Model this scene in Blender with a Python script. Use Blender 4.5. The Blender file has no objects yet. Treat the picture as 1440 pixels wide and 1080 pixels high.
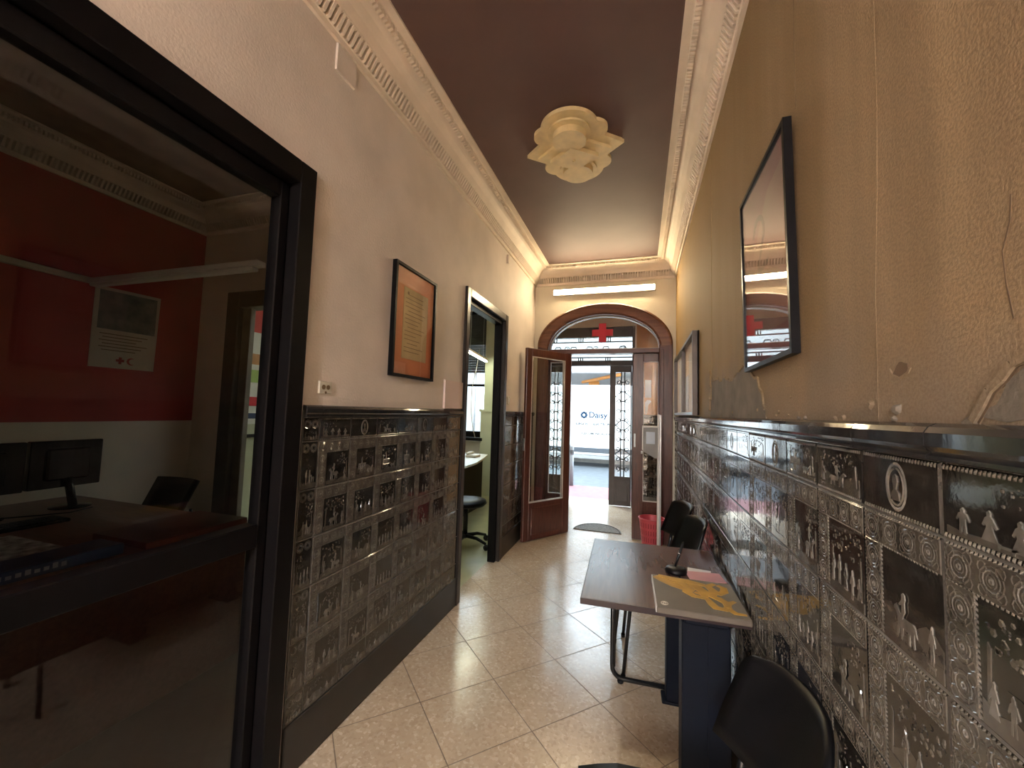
import bpy, math, random
from mathutils import Matrix, Vector
R_ = math.radians
PI = math.pi
rnd = random.Random(11)
sc = bpy.context.scene
C = sc.collection
W = {}                                     # world matrix of each object made here


# ------------------------------------------------------------------ mesh helper
class MB:
    def __init__(s):
        s.v = []; s.f = []; s.m = []; s.s = []

    def add(s, vs, fs, m=0, smooth=False):
        o = len(s.v)
        s.v.extend(vs)
        for f in fs:
            s.f.append([o + i for i in f]); s.m.append(m); s.s.append(smooth)
        return s

    def box(s, x0, x1, y0, y1, z0, z1, m=0, b=0.0, M=None):
        if b <= 0:
            vs = [(x, y, z) for x in (x0, x1) for y in (y0, y1) for z in (z0, z1)]
            fs = [(0, 1, 3, 2), (4, 6, 7, 5), (0, 4, 5, 1), (2, 3, 7, 6), (0, 2, 6, 4), (1, 5, 7, 3)]
        else:
            b = min(b, abs(x1 - x0) * .45, abs(y1 - y0) * .45, abs(z1 - z0) * .45)
            lo, hi = (x0, y0, z0), (x1, y1, z1)
            vs, idx = [], {}
            for i in (0, 1):
                for j in (0, 1):
                    for k in (0, 1):
                        c = [(lo, hi)[i][0], (lo, hi)[j][1], (lo, hi)[k][2]]
                        sg = [1 - 2 * i, 1 - 2 * j, 1 - 2 * k]
                        for a in range(3):            # vertex on the face of axis a
                            p = list(c)
                            for q in range(3):
                                if q != a: p[q] += sg[q] * b
                            idx[(i, j, k, a)] = len(vs); vs.append(tuple(p))
            g = lambda i, j, k, a: idx[(i, j, k, a)]
            fs = []
            for i in (0, 1):
                q = [g(i, 0, 0, 0), g(i, 1, 0, 0), g(i, 1, 1, 0), g(i, 0, 1, 0)]; fs.append(q if i else q[::-1])
                q = [g(0, i, 0, 1), g(0, i, 1, 1), g(1, i, 1, 1), g(1, i, 0, 1)]; fs.append(q if i else q[::-1])
                q = [g(0, 0, i, 2), g(1, 0, i, 2), g(1, 1, i, 2), g(0, 1, i, 2)]; fs.append(q if i else q[::-1])
            for i in (0, 1):
                for j in (0, 1):
                    q = [g(i, j, 0, 0), g(i, j, 0, 1), g(i, j, 1, 1), g(i, j, 1, 0)]; fs.append(q if (i + j) % 2 == 1 else q[::-1])
                    q = [g(i, 0, j, 0), g(i, 1, j, 0), g(i, 1, j, 2), g(i, 0, j, 2)]; fs.append(q if (i + j) % 2 == 1 else q[::-1])
                    q = [g(0, i, j, 1), g(1, i, j, 1), g(1, i, j, 2), g(0, i, j, 2)]; fs.append(q if (i + j) % 2 == 0 else q[::-1])
            for i in (0, 1):
                for j in (0, 1):
                    for k in (0, 1):
                        q = [g(i, j, k, 0), g(i, j, k, 1), g(i, j, k, 2)]
                        fs.append(q if (i + j + k) % 2 == 1 else q[::-1])
        if M is not None:
            vs = [tuple(M @ Vector(p)) for p in vs]
        return s.add(vs, fs, m)

    def prism(s, pts, fr, c0, c1, m=0, bottom=True, inset=0.0):
        """polygon pts (counter-clockwise seen from +n) in frame fr=(o,u,v,n), from height c0 to c1"""
        o, u, v, n = fr
        a = sum(pts[i][0] * pts[(i + 1) % len(pts)][1] - pts[(i + 1) % len(pts)][0] * pts[i][1] for i in range(len(pts)))
        if a < 0: pts = pts[::-1]
        P = lambda x, y, z: tuple(o[i] + u[i] * x + v[i] * y + n[i] * z for i in range(3))
        N = len(pts)
        top = pts
        if inset:
            cx = sum(p[0] for p in pts) / N; cy = sum(p[1] for p in pts) / N
            top = [(cx + (p[0] - cx) * (1 - inset), cy + (p[1] - cy) * (1 - inset)) for p in pts]
        vs = [P(x, y, c0) for x, y in pts] + [P(x, y, c1) for x, y in top]
        fs = [(i, (i + 1) % N, N + (i + 1) % N, N + i) for i in range(N)]
        fs.append(tuple(range(N, 2 * N)))
        if bottom: fs.append(tuple(range(N - 1, -1, -1)))
        return s.add(vs, fs, m)

    def tube(s, path, r, seg=8, closed=False, m=0, cap=True):
        pts = [Vector(p) for p in path]; n = len(pts)
        rr = r if isinstance(r, (list, tuple)) else [r] * n
        t0 = ((pts[1] - pts[0]) if not closed else (pts[1] - pts[-1])).normalized()
        up = Vector((0, 0, 1)) if abs(t0.z) < .9 else Vector((1, 0, 0))
        nx = t0.cross(up).normalized()
        vs = []
        for i, p in enumerate(pts):
            if closed: t = (pts[(i + 1) % n] - pts[i - 1])
            elif i == 0: t = pts[1] - pts[0]
            elif i == n - 1: t = pts[-1] - pts[-2]
            else: t = (pts[i + 1] - pts[i]).normalized() + (pts[i] - pts[i - 1]).normalized()
            t = t.normalized()
            nx = (nx - t * nx.dot(t)).normalized()
            by = t.cross(nx)
            for k in range(seg):
                a = 2 * PI * k / seg
                q = p + (nx * math.cos(a) + by * math.sin(a)) * rr[i]
                vs.append(tuple(q))
        fs = []
        for i in range(n if closed else n - 1):
            j = (i + 1) % n
            for k in range(seg):
                k2 = (k + 1) % seg
                fs.append((i * seg + k, i * seg + k2, j * seg + k2, j * seg + k))
        if cap and not closed:
            fs.append(tuple(range(seg - 1, -1, -1))); fs.append(tuple((n - 1) * seg + k for k in range(seg)))
        return s.add(vs, fs, m, True)

    def lathe(s, prof, c=(0, 0, 0), seg=24, m=0, M=None, cap=True):
        vs = []
        for r, z in prof:
            for k in range(seg):
                a = 2 * PI * k / seg
                vs.append((c[0] + r * math.cos(a), c[1] + r * math.sin(a), c[2] + z))
        n = len(prof); fs = []
        for i in range(n - 1):
            for k in range(seg):
                k2 = (k + 1) % seg
                fs.append((i * seg + k, i * seg + k2, (i + 1) * seg + k2, (i + 1) * seg + k))
        if cap:
            if prof[0][0] > 1e-6: fs.append(tuple(range(seg - 1, -1, -1)))
            if prof[-1][0] > 1e-6: fs.append(tuple((n - 1) * seg + k for k in range(seg)))
        if M is not None: vs = [tuple(M @ Vector(p)) for p in vs]
        return s.add(vs, fs, m, True)

    def sweep(s, prof, p0, p1, w, m=0, cap=True):
        """profile points (a, z): a along horizontal unit vector w, extruded from p0 to p1"""
        n = len(prof); vs = []
        for p in (p0, p1):
            for a, z in prof:
                vs.append((p[0] + w[0] * a, p[1] + w[1] * a, p[2] + z))
        fs = [(i, i + 1, n + i + 1, n + i) for i in range(n - 1)]
        return s.add(vs, fs, m)

    def build(s, name, mats, parent=None, local=False, smooth_angle=None):
        me = bpy.data.meshes.new(name)
        vs = s.v
        if parent is not None and not local:
            inv = W[parent].inverted()
            vs = [tuple(inv @ Vector(p)) for p in vs]
        me.from_pydata(vs, [], s.f)
        for mt in (mats if isinstance(mats, (list, tuple)) else [mats]): me.materials.append(mt)
        me.polygons.foreach_set('material_index', s.m)
        me.polygons.foreach_set('use_smooth', s.s)
        me.update()
        o = bpy.data.objects.new(name, me); C.objects.link(o)
        if parent is not None:
            o.parent = parent; W[o] = W[parent].copy()
        else: W[o] = Matrix.Identity(4)
        return o


def recentre(o):
    """put the origin of a one-mesh thing at the middle of its base"""
    me = o.data
    xs = [v.co.x for v in me.vertices]; ys = [v.co.y for v in me.vertices]; zs = [v.co.z for v in me.vertices]
    c = Vector(((min(xs) + max(xs)) / 2, (min(ys) + max(ys)) / 2, min(zs)))
    me.transform(Matrix.Translation(-c)); o.location = c; W[o] = Matrix.Translation(c)
    return o


def tag(o, label, cat, group=None, kind=None):
    o['label'] = label; o['category'] = cat
    if group: o['group'] = group
    if kind: o['kind'] = kind
    return o


def thing(name, label, cat, loc=(0, 0, 0), rz=0.0, group=None, kind=None):
    o = bpy.data.objects.new(name, None); C.objects.link(o)
    o.empty_display_size = .1
    o.location = loc; o.rotation_euler = (0, 0, rz)
    W[o] = Matrix.Translation(loc) @ Matrix.Rotation(rz, 4, 'Z')
    return tag(o, label, cat, group, kind)


def struct(mb, name, mats, label, cat):
    o = mb.build(name, mats)
    return tag(o, label, cat, None, 'structure')


def copy_tree(root, loc, rz, label):
    r = root.copy(); C.objects.link(r); r.location = loc; r.rotation_euler = (0, 0, rz); r['label'] = label
    for ch in list(root.children):
        c = ch.copy(); C.objects.link(c); c.parent = r
        for g in list(ch.children):
            d = g.copy(); C.objects.link(d); d.parent = c
    return r


# ------------------------------------------------------------------ materials
def new_mat(name):
    m = bpy.data.materials.new(name); m.use_nodes = True
    nt = m.node_tree; nt.nodes.clear()
    out = nt.nodes.new('ShaderNodeOutputMaterial')
    return m, nt, out


def nd(nt, t, **kw):
    n = nt.nodes.new(t)
    for k, v in kw.items():
        if k.startswith('in_'):
            n.inputs[k[3:].replace('_', ' ')].default_value = v
        else: setattr(n, k, v)
    return n


def rgba(c): return (c[0], c[1], c[2], 1.0)


def mix_col(nt, fac, a, b, blend='MIX'):
    n = nt.nodes.new('ShaderNodeMix'); n.data_type = 'RGBA'; n.blend_type = blend
    L = nt.links
    for sock, val in ((n.inputs[0], fac), (n.inputs[6], a), (n.inputs[7], b)):
        if hasattr(val, 'is_linked'): L.new(val, sock)
        elif isinstance(val, (int, float)): sock.default_value = val
        else: sock.default_value = rgba(val)
    return n.outputs[2]


def math_n(nt, op, a, b=None, c=None):
    n = nt.nodes.new('ShaderNodeMath'); n.operation = op
    for i, v in enumerate((a, b, c)):
        if v is None: continue
        if hasattr(v, 'is_linked'): nt.links.new(v, n.inputs[i])
        else: n.inputs[i].default_value = v
    return n.outputs[0]


def ramp(nt, fac, lo, hi):
    n = nt.nodes.new('ShaderNodeMapRange'); nt.links.new(fac, n.inputs[0])
    n.inputs[1].default_value = lo; n.inputs[2].default_value = hi
    return n.outputs[0]


def mat(name, col, rough=.5, metal=0.0, var=.12, vs=6.0, bump=0.0, bs=120.0, spec=.5, coat=0.0, stretch=(1, 1, 1), col2=None):
    m, nt, out = new_mat(name)
    L = nt.links
    p = nd(nt, 'ShaderNodeBsdfPrincipled')
    p.inputs['Roughness'].default_value = rough; p.inputs['Metallic'].default_value = metal
    p.inputs['Specular IOR Level'].default_value = spec; p.inputs['Coat Weight'].default_value = coat
    tc = nd(nt, 'ShaderNodeTexCoord'); mp = nd(nt, 'ShaderNodeMapping'); mp.inputs['Scale'].default_value = stretch
    L.new(tc.outputs['Object'], mp.inputs[0])
    nz = nd(nt, 'ShaderNodeTexNoise'); nz.inputs['Scale'].default_value = vs; nz.inputs['Detail'].default_value = 5
    L.new(mp.outputs[0], nz.inputs['Vector'])
    f = ramp(nt, nz.outputs['Fac'], .3, .7)
    c2 = col2 if col2 else tuple(x * (1 - var * 2) for x in col)
    c1 = col if col2 else tuple(min(1, x * (1 + var * .5)) for x in col)
    L.new(mix_col(nt, f, c1, c2), p.inputs['Base Color'])
    if bump > 0:
        b = nd(nt, 'ShaderNodeTexNoise'); b.inputs['Scale'].default_value = bs; b.inputs['Detail'].default_value = 3
        L.new(mp.outputs[0], b.inputs['Vector'])
        bp = nd(nt, 'ShaderNodeBump'); bp.inputs['Strength'].default_value = bump; bp.inputs['Distance'].default_value = .004
        L.new(b.outputs['Fac'], bp.inputs['Height']); L.new(bp.outputs[0], p.inputs['Normal'])
    L.new(p.outputs[0], out.inputs[0])
    return m


def glow(name, col, strength):
    m, nt, out = new_mat(name)
    e = nd(nt, 'ShaderNodeEmission'); e.inputs[0].default_value = rgba(col); e.inputs[1].default_value = strength
    nt.links.new(e.outputs[0], out.inputs[0])
    return m


def glass(name, tint=(1, 1, 1), refl=1.0, rough=0.0, ior=1.5):
    m, nt, out = new_mat(name); L = nt.links
    t = nd(nt, 'ShaderNodeBsdfTransparent'); t.inputs[0].default_value = rgba(tint)
    g = nd(nt, 'ShaderNodeBsdfGlossy'); g.inputs['Roughness'].default_value = rough
    g.inputs[0].default_value = rgba((1, 1, 1))
    fr = nd(nt, 'ShaderNodeFresnel'); ge = nd(nt, 'ShaderNodeNewGeometry')
    L.new(math_n(nt, 'MULTIPLY_ADD', ge.outputs['Backfacing'], 1.0 / ior - ior, ior), fr.inputs[0])
    fac = math_n(nt, 'MULTIPLY', fr.outputs[0], refl)
    mx = nd(nt, 'ShaderNodeMixShader')
    L.new(fac, mx.inputs[0]); L.new(t.outputs[0], mx.inputs[1]); L.new(g.outputs[0], mx.inputs[2])
    L.new(mx.outputs[0], out.inputs[0])
    return m


def floor_mat():
    m, nt, out = new_mat('polished_terrazzo'); L = nt.links
    p = nd(nt, 'ShaderNodeBsdfPrincipled')
    tc = nd(nt, 'ShaderNodeTexCoord')
    a = R_(46.0); S = .405
    sep = nd(nt, 'ShaderNodeSeparateXYZ'); L.new(tc.outputs['Object'], sep.inputs[0])
    x = math_n(nt, 'ADD', sep.outputs[0], 1.033); y = math_n(nt, 'SUBTRACT', sep.outputs[1], 1.902)
    u = math_n(nt, 'ADD', math_n(nt, 'MULTIPLY', x, math.cos(a) / S), math_n(nt, 'MULTIPLY', y, math.sin(a) / S))
    v = math_n(nt, 'ADD', math_n(nt, 'MULTIPLY', x, -math.sin(a) / S), math_n(nt, 'MULTIPLY', y, math.cos(a) / S))
    du = math_n(nt, 'ABSOLUTE', math_n(nt, 'SUBTRACT', u, math_n(nt, 'ROUND', u)))
    dv = math_n(nt, 'ABSOLUTE', math_n(nt, 'SUBTRACT', v, math_n(nt, 'ROUND', v)))
    d = math_n(nt, 'MINIMUM', du, dv)
    joint = ramp(nt, d, .0085, .0045)
    # per-tile tone
    cid = nd(nt, 'ShaderNodeCombineXYZ'); L.new(math_n(nt, 'FLOOR', u), cid.inputs[0]); L.new(math_n(nt, 'FLOOR', v), cid.inputs[1])
    wn = nd(nt, 'ShaderNodeTexWhiteNoise'); L.new(cid.outputs[0], wn.inputs['Vector'])
    vo = nd(nt, 'ShaderNodeTexVoronoi'); vo.inputs['Scale'].default_value = 78
    wob = nd(nt, 'ShaderNodeTexNoise'); wob.inputs['Scale'].default_value = 40
    L.new(tc.outputs['Object'], wob.inputs['Vector'])
    vm = nd(nt, 'ShaderNodeVectorMath'); vm.operation = 'MULTIPLY_ADD'
    L.new(wob.outputs['Color'], vm.inputs[0]); vm.inputs[1].default_value = (.02, .02, .02); L.new(tc.outputs['Object'], vm.inputs[2])
    L.new(vm.outputs[0], vo.inputs['Vector'])
    sepc = nd(nt, 'ShaderNodeSeparateColor'); L.new(vo.outputs['Color'], sepc.inputs[0])
    chip = ramp(nt, sepc.outputs[0], .66, .98)
    dark = ramp(nt, sepc.outputs[1], .55, 1.0)
    base = mix_col(nt, wn.outputs['Value'], (.50, .40, .285), (.55, .445, .325))
    c = mix_col(nt, math_n(nt, 'MULTIPLY', chip, .75), base, (.66, .57, .45))
    c = mix_col(nt, math_n(nt, 'MULTIPLY', dark, .5), c, (.37, .275, .19))
    big = nd(nt, 'ShaderNodeTexNoise'); big.inputs['Scale'].default_value = 1.6; L.new(tc.outputs['Object'], big.inputs['Vector'])
    c = mix_col(nt, math_n(nt, 'MULTIPLY', ramp(nt, big.outputs['Fac'], .45, .75), .3), c, (.27, .19, .12))
    c = mix_col(nt, math_n(nt, 'MULTIPLY', joint, .75), c, (.10, .065, .04))
    L.new(c, p.inputs['Base Color'])
    rn = nd(nt, 'ShaderNodeTexNoise'); rn.inputs['Scale'].default_value = 3.0; rn.inputs['Detail'].default_value = 6
    L.new(tc.outputs['Object'], rn.inputs['Vector'])
    rg = math_n(nt, 'MULTIPLY_ADD', rn.outputs['Fac'], .22, .10)
    L.new(math_n(nt, 'ADD', rg, math_n(nt, 'MULTIPLY', joint, .4)), p.inputs['Roughness'])
    bp = nd(nt, 'ShaderNodeBump'); bp.inputs['Strength'].default_value = .5; bp.inputs['Distance'].default_value = .0015
    L.new(math_n(nt, 'SUBTRACT', math_n(nt, 'MULTIPLY', rn.outputs['Fac'], .6), joint), bp.inputs['Height'])
    L.new(bp.outputs[0], p.inputs['Normal'])
    L.new(p.outputs[0], out.inputs[0])
    return m


def old_plaster():
    m, nt, out = new_mat('stained_ochre_plaster'); L = nt.links
    p = nd(nt, 'ShaderNodeBsdfPrincipled'); p.inputs['Roughness'].default_value = .75
    p.inputs['Specular IOR Level'].default_value = .3
    tc = nd(nt, 'ShaderNodeTexCoord')
    st = nd(nt, 'ShaderNodeMapping'); st.inputs['Scale'].default_value = (1, 5.0, .55); L.new(tc.outputs['Object'], st.inputs[0])
    n1 = nd(nt, 'ShaderNodeTexNoise'); n1.inputs['Scale'].default_value = 1.6; n1.inputs['Detail'].default_value = 6
    L.new(st.outputs[0], n1.inputs['Vector'])
    n2 = nd(nt, 'ShaderNodeTexNoise'); n2.inputs['Scale'].default_value = 1.3; n2.inputs['Detail'].default_value = 4
    L.new(tc.outputs['Object'], n2.inputs['Vector'])
    n3 = nd(nt, 'ShaderNodeTexNoise'); n3.inputs['Scale'].default_value = 210; n3.inputs['Detail'].default_value = 3
    L.new(tc.outputs['Object'], n3.inputs['Vector'])
    c = mix_col(nt, ramp(nt, n1.outputs['Fac'], .35, .68), (.29, .195, .105), (.175, .113, .060))
    c = mix_col(nt, math_n(nt, 'MULTIPLY', ramp(nt, n2.outputs['Fac'], .48, .7), .55), c, (.20, .135, .08))
    # damp grey-brown zone with an uneven upper edge above the tiles
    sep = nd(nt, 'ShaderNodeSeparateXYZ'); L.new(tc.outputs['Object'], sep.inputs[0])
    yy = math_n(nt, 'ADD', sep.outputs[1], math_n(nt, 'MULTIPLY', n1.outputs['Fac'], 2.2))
    c = mix_col(nt, math_n(nt, 'MULTIPLY', ramp(nt, yy, 1.9, 4.6), .75), c, (.43, .275, .10))  # yellower and lighter towards the entrance end, broken up by noise
    n4 = nd(nt, 'ShaderNodeTexNoise'); n4.inputs['Scale'].default_value = 3.2; n4.inputs['Detail'].default_value = 7
    L.new(tc.outputs['Object'], n4.inputs['Vector'])
    hz = math_n(nt, 'ADD', sep.outputs[2], math_n(nt, 'MULTIPLY', n4.outputs['Fac'], -.9))
    damp = ramp(nt, hz, 1.26, 1.02)
    c = mix_col(nt, math_n(nt, 'MULTIPLY', damp, .6), c, (.18, .142, .105))
    c = mix_col(nt, math_n(nt, 'MULTIPLY', ramp(nt, n3.outputs['Fac'], .42, .62), .45), c, (.13, .085, .046))
    L.new(c, p.inputs['Base Color'])
    hh = math_n(nt, 'ADD', math_n(nt, 'MULTIPLY', n3.outputs['Fac'], .30), math_n(nt, 'MULTIPLY', n4.outputs['Fac'], .7))
    bp = nd(nt, 'ShaderNodeBump'); bp.inputs['Strength'].default_value = .55; bp.inputs['Distance'].default_value = .008
    L.new(hh, bp.inputs['Height']); L.new(bp.outputs[0], p.inputs['Normal'])
    L.new(p.outputs[0], out.inputs[0])
    return m


def glaze(name, col, col2, rough, bs=38.0, bst=.25):
    """fired glaze: slightly wavy, glossy, mottled"""
    m, nt, out = new_mat(name); L = nt.links
    p = nd(nt, 'ShaderNodeBsdfPrincipled'); p.inputs['Specular IOR Level'].default_value = .85
    tc = nd(nt, 'ShaderNodeTexCoord')
    n1 = nd(nt, 'ShaderNodeTexNoise'); n1.inputs['Scale'].default_value = 26; n1.inputs['Detail'].default_value = 7
    L.new(tc.outputs['Object'], n1.inputs['Vector'])
    c = mix_col(nt, ramp(nt, n1.outputs['Fac'], .38, .66), col, col2)
    L.new(c, p.inputs['Base Color'])
    n2 = nd(nt, 'ShaderNodeTexNoise'); n2.inputs['Scale'].default_value = bs; n2.inputs['Detail'].default_value = 4
    L.new(tc.outputs['Object'], n2.inputs['Vector'])
    bp = nd(nt, 'ShaderNodeBump'); bp.inputs['Strength'].default_value = bst; bp.inputs['Distance'].default_value = .004
    L.new(n2.outputs['Fac'], bp.inputs['Height']); L.new(bp.outputs[0], p.inputs['Normal'])
    L.new(math_n(nt, 'MULTIPLY_ADD', n1.outputs['Fac'], .06, rough), p.inputs['Roughness'])
    L.new(p.outputs[0], out.inputs[0])
    return m


def wood(name, c1, c2, rough=.3, axis='Z', scale=9.0, coat=.2, grain=.12):
    m, nt, out = new_mat(name); L = nt.links
    p = nd(nt, 'ShaderNodeBsdfPrincipled'); p.inputs['Roughness'].default_value = rough
    p.inputs['Specular IOR Level'].default_value = .35; p.inputs['Coat Weight'].default_value = coat; p.inputs['Coat Roughness'].default_value = .25
    tc = nd(nt, 'ShaderNodeTexCoord'); mp = nd(nt, 'ShaderNodeMapping')
    s = [8, 8, 8]; s['XYZ'.index(axis)] = .7
    mp.inputs['Scale'].default_value = s; L.new(tc.outputs['Object'], mp.inputs[0])
    n = nd(nt, 'ShaderNodeTexNoise'); n.inputs['Scale'].default_value = scale; n.inputs['Detail'].default_value = 8
    n.inputs['Distortion'].default_value = .6; L.new(mp.outputs[0], n.inputs['Vector'])
    L.new(mix_col(nt, ramp(nt, n.outputs['Fac'], .35, .68), c1, c2), p.inputs['Base Color'])
    bp = nd(nt, 'ShaderNodeBump'); bp.inputs['Strength'].default_value = grain; bp.inputs['Distance'].default_value = .002
    L.new(n.outputs['Fac'], bp.inputs['Height']); L.new(bp.outputs[0], p.inputs['Normal'])
    L.new(p.outputs[0], out.inputs[0])
    return m


MT = dict(
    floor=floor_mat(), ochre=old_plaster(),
    cream=mat('cream_plaster', (.74, .655, .58), .7, var=.10, vs=2.2, bump=.35, bs=95),
    pale=mat('pale_far_plaster', (.72, .66, .52), .65, var=.05, vs=3, bump=.25, bs=80),
    stucco=mat('cream_stucco', (.80, .69, .57), .6, var=.08, vs=4, bump=.2, bs=60),
    rose=mat('yellowed_stucco', (.86, .69, .38), .55, var=.08, vs=14, bump=.15, bs=60),
    ceil=mat('mauve_brown_paint', (.130, .074, .066), .62, var=.06, vs=3, bump=.1, bs=40),
    glaze=glaze('black_tile_glaze', (.015, .013, .0115), (.036, .030, .025), .03, 24.0, .06),
    band=glaze('brown_tile_glaze', (.058, .049, .040), (.094, .080, .064), .05, 40, .06),
    relief=glaze('worn_relief_glaze', (.078, .070, .060), (.165, .150, .130), .07, 60, .08),
    capg=glaze('black_cap_glaze', (.018, .017, .018), (.030, .028, .028), .05, 14, .10),
    grout=mat('grey_grout', (.15, .14, .125), .8, var=.2, vs=20),
    base=mat('black_skirting', (.020, .018, .017), .38, var=.15, vs=8),
    frame=mat('black_brown_metal', (.006, .0052, .0055), .36, var=.1, vs=5, spec=.12),
    casing=mat('dark_bronze_casing', (.040, .033, .030), .30, metal=.3, var=.1, vs=5),
    mahog=wood('mahogany_varnish', (.105, .034, .022), (.060, .019, .013), .32),
    mahogx=wood('mahogany_rail_varnish', (.105, .034, .022), (.060, .019, .013), .32, 'X'),
    arch=wood('arch_varnish', (.17, .068, .034), (.095, .034, .018), .30, 'X', 5),
    bead=mat('pale_glazing_bead', (.62, .56, .50), .35, var=.05),
    clear=glass('clear_pane', (.97, .985, .98)),
    fanl=glass('fanlight_pane', (.96, .98, .98), .8),
    smoke=glass('dim_pane', (.97, .97, .97), .6),
    pglass=glass('picture_pane', (.99, .99, .99), .6),
    pglass3=glass('board_pane', (.99, .99, .99), .22),
    pglass2=glass('shiny_picture_pane', (.99, .99, .99), 1.35),
    red=mat('signal_red', (.58, .008, .03), .45, var=.03),
    tubeglow=glow('warm_tube_light', (1.0, .79, .48), 18.0),
    fillglow=glow('added_rear_fill_light', (.98, .98, 1.0), 265.0),
    officeglow=glow('office_tube_light', (.95, 1.0, .76), 10.0),
    white=mat('white_enamel', (.72, .71, .67), .35, var=.04),
    dull=mat('old_white_plastic', (.60, .55, .45), .45, var=.08),
    plate=mat('pale_pink_plate', (.70, .54, .48), .5, var=.03),
    black=mat('black_plastic', (.004, .004, .005), .42, var=.1, vs=30, bump=.08, bs=300, spec=.25),
    blackm=mat('black_tube_enamel', (.012, .012, .013), .22, var=.05),
    chrome=mat('bright_steel', (.62, .62, .62), .18, metal=1.0, var=.03),
    steel=mat('brushed_grey_steel', (.42, .43, .43), .38, metal=.8, var=.05),
    navy=mat('dark_navy_enamel', (.003, .005, .011), .5, var=.1, spec=.18),
    tabletop=wood('walnut_laminate', (.120, .066, .055), (.090, .048, .041), .24, 'Y', 6, .1, .02),
    tableedge=mat('dark_plum_edge', (.030, .016, .017), .4, var=.1),
    folder=mat('grey_brown_board', (.135, .110, .085), .5, var=.12, vs=9),
    graffiti=mat('ochre_yellow_ink', (.56, .31, .035), .5, var=.18, vs=14),
    paper=mat('white_paper', (.74, .74, .72), .7, var=.04),
    bluepaper=mat('bluish_paper', (.62, .70, .80), .6, var=.05),
    pinkpaper=mat('pink_leaflet', (.62, .30, .32), .45, var=.1),
    aged=mat('aged_document', (.56, .42, .22), .7, var=.12, vs=7),
    ink=mat('brown_ink', (.19, .12, .06), .7, var=.2),
    orange=mat('orange_mount', (.64, .20, .075), .6, var=.06),
    mauve=mat('mauve_mount', (.31, .11, .14), .6, var=.05),
    mauve2=mat('pale_mauve_print', (.38, .20, .19), .6, var=.08),
    pencil=mat('dark_drawing', (.12, .065, .068), .7, var=.1),
    bin=mat('coral_red_plastic', (.58, .075, .095), .42, var=.08, vs=12),
    matm=mat('grey_coir_mat', (.25, .24, .21), .9, var=.25, vs=60, bump=.5, bs=260),
    redwall=mat('dark_red_paint', (.46, .050, .042), .6, var=.08, vs=3, bump=.1),
    beige=mat('beige_paint', (.74, .65, .53), .6, var=.06, vs=3, bump=.1),
    brownd=wood('brown_desk', (.085, .042, .030), (.06, .028, .02), .35, 'X', 6, .1),
    green=mat('pale_green_paint', (.47, .49, .34), .55, var=.05, vs=3),
    officefloor=mat('office_tiles', (.36, .33, .17), .3, var=.1, vs=5),
    screen=mat('dark_screen', (.010, .010, .012), .22, var=.03),
    photo=mat('dim_print', (.10, .11, .13), .5, var=.5, vs=9, col2=(.30, .29, .25)),
    blue=mat('deep_blue_card', (.02, .045, .12), .4, var=.1),
    iron=mat('wrought_iron', (.016, .016, .018), .45, var=.1),
    orangewall=mat('orange_vestibule_plaster', (.56, .27, .095), .7, var=.12, vs=4, bump=.25),
    pinkceil=mat('pinkish_vestibule_ceiling', (.52, .26, .19), .7, var=.05),
    doorgrey=mat('dark_grey_door', (.060, .048, .045), .38, var=.1),
    pinkpave=mat('red_paving', (.17, .062, .068), .8, var=.1, vs=8, bump=.2),
    road=mat('grey_asphalt', (.052, .060, .070), .85, var=.12, vs=6, bump=.2),
    kerb=mat('kerb_stone', (.32, .31, .30), .8, var=.1),
    vanw=mat('white_van_paint', (.82, .83, .84), .25, var=.01),
    vangrey=mat('grey_van_trim', (.05, .06, .075), .6, var=.05),
    vanink=mat('van_blue_ink', (.002, .030, .075), .7, var=.02),
    vangink=mat('van_grey_ink', (.045, .060, .075), .7, var=.02),
    rubber=mat('tyre_rubber', (.02, .02, .02), .8, var=.1),
    facade=mat('opposite_facade', (.22, .21, .205), .8, var=.08, vs=2),
    awn=mat('grey_awning', (.20, .195, .20), .7, var=.05),
    awno=mat('orange_awning_beam', (.45, .16, .02), .6, var=.05),
    shutter=mat('dark_roller_shutter', (.040, .040, .042), .55, var=.1),
    bollard=mat('grey_bollard', (.16, .17, .185), .4, var=.05),
)


# ------------------------------------------------------------------ key dimensions (metres)
XL, XR = -1.316, .395          # faces of the corridor walls
YF = 5.06                      # inner face of the entrance wall
YB = -5.2                      # rear of the corridor
ZC = 3.31                      # ceiling
ZD = 1.46                      # top of the tiled dado
ROW = .2                       # tile pitch

# ------------------------------------------------------------------ floor
mb = MB(); mb.box(XL - .085, .62, YB - .1, YF + .24, -.12, 0); mb.box(-1.75, .62, YF + .24, 7.22, -.12, 0); struct(mb, 'floor', MT['floor'], 'tan polished terrazzo floor laid diagonally', 'floor')

# ------------------------------------------------------------------ left wall (openings: glazed office door, doorway)
mb = MB()
t0, t1 = XL - .085, XL
G0, G1, GT = .06, 1.255, 2.385           # glazed door opening
D0, D1, DT = 2.925, 3.825, 2.375         # far doorway opening
for (a, b, z0, z1) in ((YB, G0, 0, ZC), (G0, G1, GT, ZC), (G1, D0, 0, ZC), (D0, D1, DT, ZC), (D1, YF + .24, 0, ZC)):
    mb.box(t0, t1, a, b, z0, z1)
struct(mb, 'wall_left', MT['cream'], 'cream plaster wall with framed document and doorways', 'wall')

# right wall, with flaked patches, cracks and seams as thin raised plaster
mb = MB(); mb.box(XR, XR + .2, YB, YF + .24, 0, ZC)
FR_R = (Vector((XR, 0, 0)), Vector((0, -1, 0)), Vector((0, 0, 1)), Vector((-1, 0, 0)))   # u = -Y


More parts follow.
